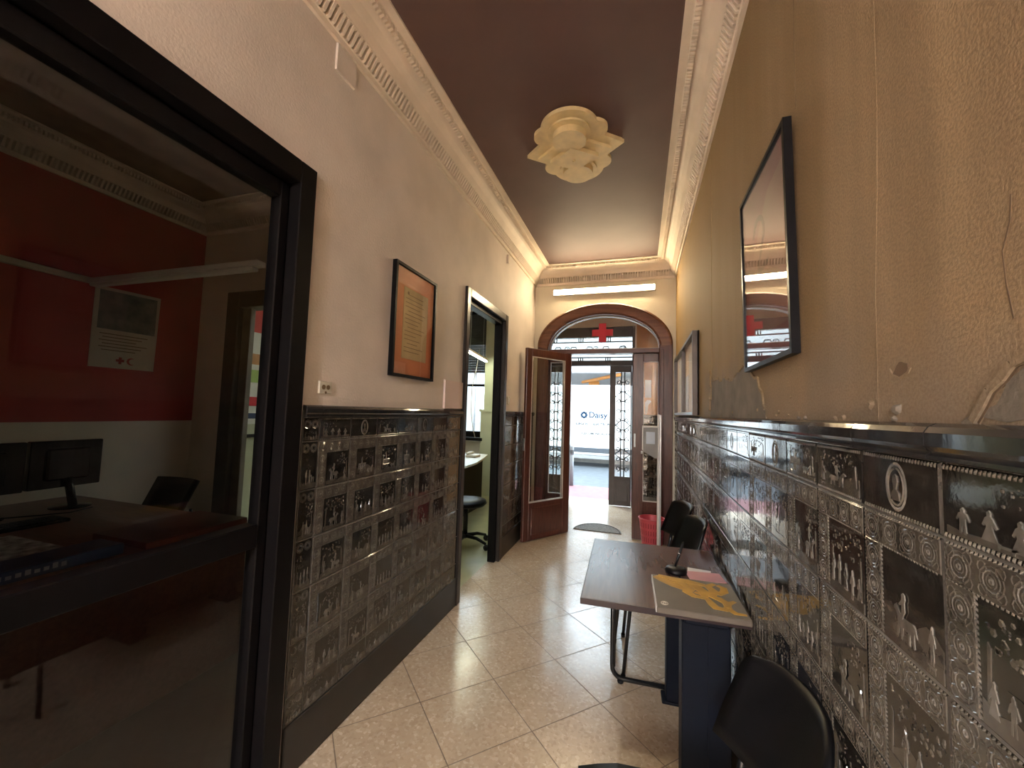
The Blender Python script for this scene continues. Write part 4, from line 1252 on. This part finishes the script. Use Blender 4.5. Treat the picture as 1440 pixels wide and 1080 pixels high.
bx, by, bh = .135, 4.80, .345
d = thing('waste_bin', 'coral red slotted plastic waste bin beside the sanitizer stand', 'bin', (bx, by, 0))
mb = MB(); mb.lathe([(.0, .004), (.098, .004), (.100, 0), (.104, .02), (.136, bh - .012), (.136, bh), (.130, bh), (.128, bh - .012), (.098, .02), (.0, .012)], (bx, by, 0), 40)
body = mb.build('body', MT['bin'], d)
mb = MB(); mb.tube([(bx + .139 * math.cos(a), by + .139 * math.sin(a), bh - .006) for a in [i * PI / 20 for i in range(40)]], .0065, 6, True); mb.build('rim', MT['bin'], d)
mb = MB()
for ring_ in range(3):
    z0 = .10 + ring_ * .075
    for k in range(30):
        a = k * 2 * PI / 30; r0 = .104 + (.032) * (z0 / bh) + .0012; r1 = .104 + .032 * ((z0 + .05) / bh) + .0012
        ca, sa = math.cos(a), math.sin(a); hw_ = .0035
        mb.add([(bx + r0 * ca + hw_ * sa, by + r0 * sa - hw_ * ca, z0), (bx + r0 * ca - hw_ * sa, by + r0 * sa + hw_ * ca, z0), (bx + r1 * ca - hw_ * sa, by + r1 * sa + hw_ * ca, z0 + .05), (bx + r1 * ca + hw_ * sa, by + r1 * sa - hw_ * ca, z0 + .05)], [(0, 1, 2, 3)])
mb.build('slots', mat('dark_red_slot', (.20, .015, .02), .6), body)

# ------------------------------------------------------------------ left room behind the glazed door
RX, RY = -4.1, 2.80
mb = MB(); mb.box(RX - .12, RX, -.9, RY, 0, 1.283, 1); mb.box(RX - .12, RX, -.9, RY, 1.283, ZC, 0)
struct(mb, 'wall_office_red', [MT['redwall'], MT['beige']], 'dark red office wall with a beige lower part', 'wall')
mb = MB()
PX0, PX1, PT = -3.62, -2.62, 2.40
for (a, b, z0, z1) in ((RX - .12, PX0, 0, ZC), (PX0, PX1, PT, ZC), (PX1, XL - .086, 0, ZC)): mb.box(a, b, RY, RY + .10, z0, z1)
struct(mb, 'wall_partition', MT['beige'], 'beige partition between the two offices', 'wall')
mb = MB(); mb.box(RX, XL - .086, -1.0, -.9, 0, ZC); struct(mb, 'wall_office_rear', MT['beige'], 'beige office wall behind the desk', 'wall')
mb = MB(); mb.box(RX - .12, XL - .086, -1.0, RY, ZC, ZC + .12); struct(mb, 'ceiling_office', mat('dim_mauve_ceiling', (.20, .14, .12), .65), 'dim mauve ceiling of the left office', 'ceiling')
mb = MB(); mb.box(RX - .12, XL - .085, -1.0, RY + .05, -.12, 0); struct(mb, 'floor_red_office', mat('brown_office_floor', (.040, .028, .022), .45, var=.1), 'brown floor of the left office', 'floor')
mb = MB(); mb.box(RX - .12, XL - .085, RY + .05, YF + .24, -.12, 0); mb.box(RX - .12, -1.75, YF + .24, 6.75, -.12, 0); struct(mb, 'floor_office', MT['officefloor'], 'office floor beyond the left wall', 'floor')
cornice('trim_7', (RX, -.9), (RX, RY), (1, 0), 'dim fluted cornice above the red office wall', (1.2, 99), ends=(0, -1))
cornice('trim_8', (RX, RY), (XL - .086, RY), (0, -1), 'dim fluted cornice above the office partition', ends=(1, 0))
d = thing('door_6', 'dark casing of the opening between the two offices', 'door', (-3.1, RY, 0), kind='structure')
mb = MB()
mb.box(PX0 - .10, PX0 + .05, RY - .03, RY + .12, 0, PT + .10, 0, .006); mb.box(PX1 - .05, PX1 + .10, RY - .03, RY + .12, 0, PT + .10, 0, .006)
mb.box(PX0 + .05, PX1 - .05, RY - .03, RY + .12, PT - .05, PT + .10, 0, .006)
mb.box(PX0 + .05, PX0 + .15, RY + .02, RY + .07, 0.01, PT - .05, 1, .004)
mb.build('door_casing', [mat('dark_olive_casing', (.060, .052, .040), .5), mat('grey_olive_leaf', (.16, .14, .11), .45)], d)

d = thing('calendar', 'wall calendar with a dark photo hung on the red wall', 'calendar', (RX, 2.215, 1.715))
fr = FL_(1.995, 1.715, RX)
mb = MB(); mb.prism([(0, 0), (.445, 0), (.455, .655), (.0, .645)], fr, -.0015, .006); mb.build('sheet', MT['aged'] if False else mat('calendar_paper', (.62, .54, .44), .7, var=.05), d)
mb = MB(); mb.prism([(.03, .31), (.43, .31), (.43, .63), (.03, .62)], fr, .006, .0068); mb.build('photo', MT['photo'], d)
mb = MB()
for i in range(6):
    z = .27 - i * .026; mb.prism([(.05 + .02 * (i % 2), z), (.38 - .04 * (i % 3), z), (.38 - .04 * (i % 3), z + .006), (.05 + .02 * (i % 2), z + .006)], fr, .006, .0066)
mb.build('printed_lines', MT['ink'], d)
mb = MB()
k, w_ = .028, .010; cx, cz = .20, .065
mb.prism([(cx + a * 1.0, cz + b) for a, b in [(-w_, -k), (w_, -k), (w_, -w_), (k, -w_), (k, w_), (w_, w_), (w_, k), (-w_, k), (-w_, w_), (-k, w_), (-k, -w_), (-w_, -w_)]], fr, .006, .0068)
cx = .275
o_ = [(cx + .03 * math.cos(a), cz + .03 * math.sin(a)) for a in [R_(50) + i * R_(260) / 16 for i in range(17)]]
i_ = [(cx + .010 + .023 * math.cos(a), cz + .023 * math.sin(a)) for a in [R_(60) + i * R_(240) / 16 for i in range(17)]][::-1]
for j in range(16):
    mb.prism([o_[j], o_[j + 1], i_[15 - j], i_[16 - j]], fr, .006, .0068)
mb.build('cross_and_crescent', mat('dim_red_print', (.40, .06, .05), .6), d)

mb = MB(); mb.box(RX, RX + .035, .6, 2.02, 2.355, 2.40, 0, .004); tag(recentre(mb.build('cable_trunking', MT['dull'])), 'pale cable trunking along the red office wall', 'trunking')
d = thing('ceiling_lamp', 'unlit white batten lamp reaching out from the red wall', 'lamp', (-3.2, 1.95, 2.34))
mb = MB(); mb.box(-4.06, -2.35, 1.92, 1.99, 2.350, 2.385, 0, .004); mb.build('housing', MT['white'], d)
mb = MB(); mb.box(-4.04, -2.40, 1.925, 1.985, 2.325, 2.350, 0, .008); mb.build('diffuser', MT['white'], d)
d = thing('desk', 'brown wooden desk behind the glazed office door', 'desk', (-2.9, 1.3, 0))
mb = MB(); mb.box(-3.95, -2.20, .25, 1.93, .722, .752, 0, .003); mb.build('desktop', wood('brown_desktop', (.20, .10, .07), (.14, .07, .048), .4, 'X', 6, .05), d)
mb = MB(); mb.box(-2.27, -2.24, .28, 1.90, 0, .722, 0, .002); mb.build('front_panel', MT['brownd'], d)
mb = MB(); mb.box(-3.92, -3.88, .30, 1.88, 0, .722, 0, .002); mb.build('end_panel', MT['brownd'], d)
mb = MB(); mb.box(-2.62, -2.22, 1.36, 1.88, .752, .785, 0, .003); tag(recentre(mb.build('writing_board', mat('dark_red_board', (.11, .030, .022), .4))), 'dark red writing board at the end of the office desk', 'board')
mb = MB(); mb.box(-3.05, -2.48, .55, 1.25, .752, .757, 0, .001); tag(recentre(mb.build('desk_pad', mat('pad_paper', (.55, .53, .50), .6, var=.4, vs=22))), 'pale printed desk pad lying on the brown desk', 'desk pad')
d = thing('box_file', 'blue box file with pale lettering at the desk edge', 'box file', (-2.30, .98, .752))
mb = MB(); mb.box(-2.44, -2.27, .60, 1.30, .752, .800, 0, .003); mb.build('case', MT['blue'], d)
mb = MB()
for i in range(12):
    y = .80 + i * .026
    mb.box(-2.2705, -2.269, y, y + .016, .768, .768 + rnd.uniform(.012, .022))
mb.build('lettering', mat('dim_label_ink', (.22, .25, .32), .6), d)


def monitor(y0, y1, x, zb, zt, rz, label):
    yc = (y0 + y1) / 2; hw_ = (y1 - y0) / 2
    r_ = thing('computer_monitor', label, 'monitor', (x, yc, .752), rz, 'office monitors')
    m_ = MB(); m_.box(-.022, .022, -hw_, hw_, zb - .752, zt - .752, 0, .005); m_.box(.02, .045, -hw_ * .6, hw_ * .6, zb - .752 + .05, zt - .752 - .05, 0, .01); m_.build('casing', MT['screen'], r_, True)
    m_ = MB(); m_.box(-.024, -.0215, -hw_ + .015, hw_ - .015, zb - .752 + .02, zt - .752 - .015); m_.build('screen', MT['screen'], r_, True)
    m_ = MB(); m_.tube([(.05, .03, .014), (.035, .0, zb - .752 + .06)], .022, 10); m_.lathe([(.10, 0), (.10, .008), (.03, .016), (0, .016)], (.03, .03, 0), 24); m_.build('stand', MT['screen'], r_, True)
    return r_


monitor(1.50, 1.865, -3.58, .885, 1.185, R_(4), 'dark monitor nearest the calendar on the desk')
monitor(1.08, 1.48, -3.56, .885, 1.185, R_(-3), 'dark monitor cut by the left edge of the photo')
mb = MB()
mb.tube([(-3.42, 1.05, .757), (-3.36, 1.3, .790), (-3.42, 1.5, .757), (-3.35, 1.62, .757), (-3.40, 1.75, .757)], .004, 6)
tag(recentre(mb.build('cable', MT['black'])), 'black cables trailing on the desk under the monitors', 'cable')
d = thing('keyboard', 'black keyboard in front of the office monitors', 'keyboard', (-3.2, 1.30, .752))
mb = MB(); mb.box(-3.28, -3.13, 1.08, 1.52, .752, .770, 0, .004); mb.build('case', MT['screen'], d)
mb = MB()
for i in range(5):
    for j in range(14): mb.box(-3.268 + i * .027, -3.268 + i * .027 + .021, 1.092 + j * .030, 1.092 + j * .030 + .024, .769, .775)
mb.build('keys', MT['black'], d)
d = thing('visitor_chair', 'black chair standing beyond the end of the office desk', 'chair', (-3.52, 2.30, 0))
mb = MB(); rows = []
for i in range(6):
    f = i / 5; rows.append([(-3.59 + .43 * t_ + (-.05 + .10 * f), 2.20 + .05 * f - .04 * (t_ - .5) ** 2 * 4, .62 + .26 * f) for t_ in [k / 6 for k in range(7)]])
shell(mb, rows, .02); mb.build('backrest', MT['black'], d)
mb = MB(); mb.box(-3.59, -3.17, 2.24, 2.66, .43, .46, 0, .01); mb.build('seat', MT['black'], d)
for (x, y) in ((-3.56, 2.27), (-3.20, 2.27), (-3.56, 2.63), (-3.20, 2.63)):
    mb = MB(); mb.tube([(x, y, 0), (x, y, .432)], .011, 8)
    if y < 2.4: mb.tube([(x, y, .43), (x, y - .04, .66)], .011, 8)
    mb.build('leg', MT['blackm'], d)

# ------------------------------------------------------------------ far office seen through the doorways
mb = MB(); mb.box(RX - .12, RX, RY + .10, 6.75, 0, ZC); mb.box(XL - .10, XL - .0855, D1 + .1, YF, 0, ZC)
struct(mb, 'wall_office_green', MT['green'], 'pale green side wall of the far office', 'wall')
mb = MB(); mb.box(-2.62, -1.90, 6.66, 6.75, 0, ZC); mb.box(-2.66, -1.90, 6.63, 6.70, 0, 1.44); mb.box(-2.68, -1.90, 6.61, 6.70, 1.44, 1.48); mb.box(RX, -3.35, 6.66, 6.75, 0, ZC)
struct(mb, 'wall_office_far', MT['green'], 'pale green wall beside the office window', 'wall')
mb = MB(); mb.box(RX, -1.75, RY + .10, 6.75, ZC, ZC + .12); struct(mb, 'ceiling_far_office', mat('grey_ceiling', (.34, .29, .25), .65), 'grey ceiling of the far office', 'ceiling')
d = thing('window_1', 'bright office window under a half-lowered dark roller shutter', 'window', (-2.98, 6.82, .98), kind='structure')
mb = MB()
for (a, b, z0, z1) in ((-3.35, -3.31, .98, 3.28), (-2.675, -2.62, .98, 3.28), (-3.31, -2.675, .98, 1.085), (-3.31, -2.675, 1.895, 1.935), (-3.31, -2.675, 3.22, 3.28)):
    mb.box(a, b, 6.80, 6.86, z0, z1, 0, .004)
mb.build('window_frame', MT['frame'], d)
mb = MB(); mb.box(-3.31, -2.675, 6.828, 6.832, 1.085, 3.22); mb.build('pane', MT['clear'], d)
mb = MB(); mb.box(-3.35, -2.62, 6.62, 6.80, .93, .982, 0, .004); mb.build('sill', MT['frame'], d)
mb = MB()
z = 2.145
while z < 3.22:
    if z > 2.68: mb.box(-3.34, -2.64, 6.872, 6.885, z, z + .045, 0, .003)
    else:
        mb.box(-3.34, -2.64, 6.872, 6.885, z + .010, z + .045, 0, .003)
        x = -3.34
        while x < -2.64: mb.box(x, x + .030, 6.874, 6.883, z, z + .0105); x += .040
    z += .0455
for x_ in (-3.33, -2.65): mb.box(x_ - .01, x_ + .01, 6.868, 6.89, 1.0, 3.28)
mb.build('roller_shutter', MT['shutter'], d)
d = thing('office_lamp', 'bright batten lamp hanging before the office shutter', 'lamp', (-2.45, 5.86, 2.28))
ML = Matrix.Translation((-2.45, 5.86, 0)) @ Matrix.Rotation(math.atan2(.18, 1.276), 4, 'Z')
mb = MB(); mb.box(-.03, .03, -.66, .66, 2.315, 2.35, 0, .004, ML); mb.build('housing', MT['white'], d)
mb = MB(); mb.box(-.02, .02, -.64, .64, 2.295, 2.315, 0, .004, ML); mb.build('tube', MT['officeglow'], d)
for y in (-.4, .4):
    q = ML @ Vector((0, y, 0))
    mb = MB(); mb.tube([(q.x, q.y, 2.35), (q.x, q.y, ZC)], .003, 6); mb.build('suspension_wire', MT['steel'], d)
d = thing('office_desk', 'white-topped desk under the far office window', 'desk', (-2.7, 5.5, 0))
mb = MB(); mb.prism([(-3.3, 4.72), (-2.16, 4.72), (-2.10, 4.80), (-2.12, 5.2), (-2.22, 5.7), (-2.36, 6.25), (-3.3, 6.25)], FB, .725, .752); mb.build('desktop', MT['white'], d)
mb = MB(); mb.box(-2.34, -2.31, 4.85, 5.9, 0, .725); mb.build('modesty_panel', MT['black'], d)
mb = MB(); mb.box(-3.25, -3.20, 4.85, 6.2, 0, .725); mb.build('end_panel', MT['black'], d)
d = thing('telephone', 'pale desk telephone on the white office desk', 'telephone', (-2.40, 5.75, .752))
mb = MB(); mb.box(-2.50, -2.33, 5.66, 5.86, .752, .79, 0, .01); mb.build('base', MT['dull'], d)
mb = MB(); mb.box(-2.49, -2.44, 5.65, 5.87, .79, .825, 0, .01); mb.build('handset', MT['dull'], d)
mb = MB(); mb.tube([(-2.71, 6.60, 2.55), (-2.76, 6.60, 2.2), (-2.83, 6.60, 1.85), (-2.84, 6.60, 1.5), (-2.79, 6.6, 1.15), (-2.74, 6.60, .985)], .006, 6)
tag(recentre(mb.build('window_cord', MT['dull'])), 'thin hanging cord in front of the bright office window', 'cord')
d = thing('office_chair', 'black swivel office chair just inside the doorway', 'office chair', (-1.80, 4.15, 0))
cx, cy = -1.80, 4.15
mb = MB(); mb.lathe([(0, .44), (.20, .43), (.225, .455), (.215, .485), (.12, .50), (0, .495)], (cx, cy, 0), 28); mb.build('seat', MT['black'], d)
mb = MB(); mb.tube([(cx, cy, .08), (cx, cy, .44)], .026, 10); mb.build('gas_lift', MT['blackm'], d)
for i in range(5):
    a = i * 2 * PI / 5 + 1.0
    mb = MB(); mb.tube([(cx, cy, .105), (cx + .16 * math.cos(a), cy + .16 * math.sin(a), .10), (cx + .28 * math.cos(a), cy + .28 * math.sin(a), .065)], [.024, .018, .014], 8); lg = mb.build('star_leg', MT['black'], d)
    mb = MB(); q = (cx + .285 * math.cos(a), cy + .285 * math.sin(a), .03)
    mb.tube([(q[0] - .014 * math.sin(a), q[1] + .014 * math.cos(a), .030), (q[0] + .014 * math.sin(a), q[1] - .014 * math.cos(a), .030)], .029, 12); mb.build('caster', MT['black'], lg)
mb = MB(); rows = []
for i in range(6):
    f = i / 5; rows.append([(cx - .23 - .05 * f + .05 * (t_ * t_), cy + .06 + .20 * t_ * (1 - .15 * f * f), .60 + .34 * f) for t_ in [k / 4 for k in range(-4, 5)]])
shell(mb, rows, .04); mb.build('backrest', MT['black'], d)
mb = MB(); mb.tube([(cx - .05, cy + .02, .44), (cx - .20, cy + .05, .45), (cx - .265, cy + .06, .52), (cx - .27, cy + .06, .66)], .014, 8); mb.build('back_bracket', MT['blackm'], d)

d = thing('office_poster', 'colour poster with a red heading on the green office wall', 'poster', (RX, 3.7, 1.23))
fr = FL_(3.25, 1.235, RX)
pmw = mat('poster_white', (.70, .71, .66), .6, var=.03)
mb = MB(); mb.prism([(0, 0), (.95, 0), (.95, 1.30), (0, 1.30)], fr, .001, .006); mb.build('sheet', pmw, d)
mb = MB(); mb.prism([(0, 1.02), (.95, 1.02), (.95, 1.30), (0, 1.30)], fr, .006, .0068); mb.build('red_heading', mat('poster_red', (.62, .05, .05), .5), d)
mb = MB(); mb.prism([(0, .06), (.95, .06), (.95, .12), (0, .12)], fr, .006, .0068); mb.build('blue_band', MT['blue'], d)
mb = MB()
for j in range(4): mb.prism([(.07 + j * .22, .66), (.24 + j * .22, .66), (.24 + j * .22, .78), (.07 + j * .22, .78)], fr, .006, .0066)
mb.build('orange_print', mat('poster_orange', (.60, .30, .12), .6), d)
mb = MB()
for j in range(4): mb.prism([(.07 + j * .22, .46), (.26 + j * .22, .46), (.26 + j * .22, .60), (.07 + j * .22, .60)], fr, .006, .0066)
mb.build('green_print', mat('poster_green', (.35, .52, .14), .6), d)
mb = MB()
for j in range(4): mb.prism([(.07 + j * .22, .20), (.24 + j * .22, .20), (.24 + j * .22, .30), (.07 + j * .22, .30)], fr, .006, .0066)
mb.build('red_print', MT['red'], d)
mb = MB(); mb.box(RX, RX + .03, 3.0, 4.6, 1.09, 1.125); tag(recentre(mb.build('wall_rail', MT['black'])), 'dark rail on the green office wall below the poster', 'rail')

# ------------------------------------------------------------------ street
mb = MB(); mb.box(-9, 8, 7.22, 8.42, -.14, -.005); struct(mb, 'pavement', MT['pinkpave'], 'reddish street pavement outside the entrance', 'pavement')
mb = MB(); mb.box(-12, 11, 8.42, 12.6, -.2, -.02); struct(mb, 'road', MT['road'], 'grey street outside the entrance', 'road')
mb = MB(); mb.box(-12, 11, 12.6, 12.85, -.2, .10, 0, .01); struct(mb, 'kerb', MT['kerb'], 'pale kerb beyond the van', 'kerb')
mb = MB(); mb.box(-12, 11, 12.85, 17.2, -.2, .06); struct(mb, 'pavement_far', MT['kerb'], 'far pavement beyond the van', 'pavement')
mb = MB(); mb.box(-12, 11, 17.0, 17.4, 0, 6.0); struct(mb, 'wall_opposite', MT['facade'], 'grey facade across the street', 'wall')
d = thing('bollard', 'grey steel bollard on the pavement outside', 'bollard', (-1.335, 8.36, -.005))
mb = MB(); mb.lathe([(.055, 0), (.055, .60), (.05, .605), (.05, .62), (.055, .625), (.055, .78), (.045, .81), (0, .82)], (-1.335, 8.36, -.005), 20); mb.build('post', MT['bollard'], d)
mb = MB(); mb.lathe([(.0565, .64), (.0565, .72)], (-1.335, 8.36, -.005), 20, 0, None, False); mb.build('reflective_band', MT['shutter'], d)

d = thing('awning', 'grey terrace awning with an orange beam across the street', 'awning', (-1.3, 14.2, 0))
mb = MB(); mb.add([(-6, 13.2, 2.78), (4, 13.2, 2.78), (4, 16.9, 3.4), (-6, 16.9, 3.4), (-6, 13.2, 2.84), (4, 13.2, 2.84), (4, 16.9, 3.46), (-6, 16.9, 3.46)], [(3, 2, 1, 0), (4, 5, 6, 7), (0, 1, 5, 4), (2, 3, 7, 6), (1, 2, 6, 5), (3, 0, 4, 7)]); mb.build('canopy', MT['awn'], d)
mb = MB(); mb.tube([(-2.2, 16.3, 2.72), (-.6, 13.3, 2.74)], .06, 8); mb.build('beam', MT['awno'], d)
mb = MB(); mb.box(-1.95, -1.55, 16.2, 16.4, .06, 2.75); mb.build('column', MT['awno'], d)
for x in (-5.6, 3.6):
    mb = MB(); mb.tube([(x, 13.3, .06), (x, 13.3, 2.8)], .05, 8); mb.build('post', MT['awn'], d)

d = thing('van', 'white delivery van with blue lettering parked outside', 'van', (-1.6, 12.3, 0))
V0 = 11.5
mb = MB()
side = [(-4.6, .30), (1.5, .30), (1.95, .42), (2.02, .95), (1.75, 1.10), (1.05, 1.95), (.55, 2.26), (-4.45, 2.28), (-4.6, 2.1)]
mb.prism(side, (Vector((0, V0, 0)), Vector((1, 0, 0)), Vector((0, 0, 1)), Vector((0, -1, 0))), -1.05, 0, 0, True, .0)
bd = mb.build('body', MT['vanw'], d)
bv = bd.modifiers.new('round', 'BEVEL'); bv.width = .07; bv.segments = 3
mb = MB(); mb.box(-4.5, 1.4, V0 - .018, V0 + .01, .385, .52, 0, .01); mb.build('side_moulding', MT['vangrey'], d)
mb = MB(); mb.box(-4.58, -.2, V0 - .006, V0 + .01, .982, .992); mb.box(-2.3, -2.292, V0 - .004, V0 + .01, .55, 2.1); mb.build('panel_seam', MT['vangink'], d)
mb = MB(); mb.prism([(.55, 1.2), (1.55, 1.2), (1.0, 1.85), (.55, 2.0)], (Vector((0, V0, 0)), Vector((1, 0, 0)), Vector((0, 0, 1)), Vector((0, -1, 0))), -.01, .004); mb.build('side_window', MT['screen'], d)
for x in (-3.6, .95):
    mb = MB(); mb.tube([(x, V0 - .005, .32), (x, V0 + .22, .32)], .32, 28); wl = mb.build('wheel', MT['rubber'], d)
    mb = MB(); mb.tube([(x, V0 - .012, .32), (x, V0 + .05, .32)], .19, 20); mb.build('hub_cap', MT['steel'], wl)
    mb = MB(); mb.tube([(x, V0 + .80, .32), (x, V0 + 1.0, .32)], .32, 20); mb.build('wheel', MT['rubber'], d)


def text(body, x, z, size, y, m, parent, name, ext=.002, bold=0.0):
    cu = bpy.data.curves.new(name, 'FONT'); cu.body = body; cu.size = size; cu.extrude = ext; cu.offset = bold
    cu.align_x = 'LEFT'
    tmp = bpy.data.objects.new(name + '_tmp', cu); C.objects.link(tmp)
    dg = bpy.context.evaluated_depsgraph_get()
    me = bpy.data.meshes.new_from_object(tmp.evaluated_get(dg))
    bpy.data.objects.remove(tmp); bpy.data.curves.remove(cu)
    me.transform(Matrix.Translation((x, y, z)) @ Matrix.Rotation(PI / 2, 4, 'X'))
    me.transform(W[parent].inverted())
    me.materials.clear(); me.materials.append(m)
    o = bpy.data.objects.new(name, me); C.objects.link(o); o.parent = parent; W[o] = W[parent].copy()
    return o


text('Daisy', -1.37, 1.355, .23, V0 - .004, MT['vanink'], d, 'brand_lettering', .002, .006)
mb = MB()
for i in range(8):
    a = i * PI / 4
    mb.lathe([(.036, 0), (.036, .004)], (0, 0, 0), 10, 0, Matrix.Translation((-1.50 + .068 * math.cos(a), V0 - .001, 1.425 + .068 * math.sin(a))) @ Matrix.Rotation(PI / 2, 4, 'X'))
mb.build('flower_emblem', MT['vanink'], d)
text('JUEGOS', -1.73, 1.145, .098, V0 - .004, MT['vangink'], d, 'slogan_lettering', .002, .004)
text('ELECTRONICOS', -1.26, 1.145, .098, V0 - .004, MT['vangink'], d, 'slogan_lettering', .002, .004)
text('TELECOMUNICACIONES', -1.62, .885, .088, V0 - .004, MT['vangink'], d, 'service_lettering', .002, .003)

# ------------------------------------------------------------------ light
w = bpy.data.worlds.new('sky'); sc.world = w; w.use_nodes = True
nt = w.node_tree; nt.nodes.clear()
bg = nt.nodes.new('ShaderNodeBackground'); bg.inputs[0].default_value = (.72, .88, 1.0, 1); bg.inputs[1].default_value = 2.1
ow = nt.nodes.new('ShaderNodeOutputWorld'); nt.links.new(bg.outputs[0], ow.inputs[0])

# ------------------------------------------------------------------ camera
cd = bpy.data.cameras.new('camera'); co = bpy.data.objects.new('camera', cd); C.objects.link(co)
cd.sensor_fit = 'HORIZONTAL'; cd.sensor_width = 36.0; cd.lens = 36.0 * 570.0 / 1440.0; cd.clip_start = .02
RR = Matrix(((0.9533695527803847, -0.008170528019219612, 0.30169477672511397), (0.30031884091163, -0.0734112722228429, -0.9510096628868283), (0.02991804847954257, 0.9972682826514191, -0.06753430826376278)))
co.matrix_world = Matrix.Translation((0, 0, 1.46)) @ RR.to_4x4()
sc.camera = co
vs_ = sc.view_settings
vs_.view_transform = 'Standard'; vs_.look = 'None'; vs_.gamma = 1.0; vs_.exposure = 2.95; vs_.use_curve_mapping = False
sc.cycles.use_denoising = True
sc.cycles.max_bounces = 10; sc.cycles.transparent_max_bounces = 24; sc.cycles.sample_clamp_indirect = 6
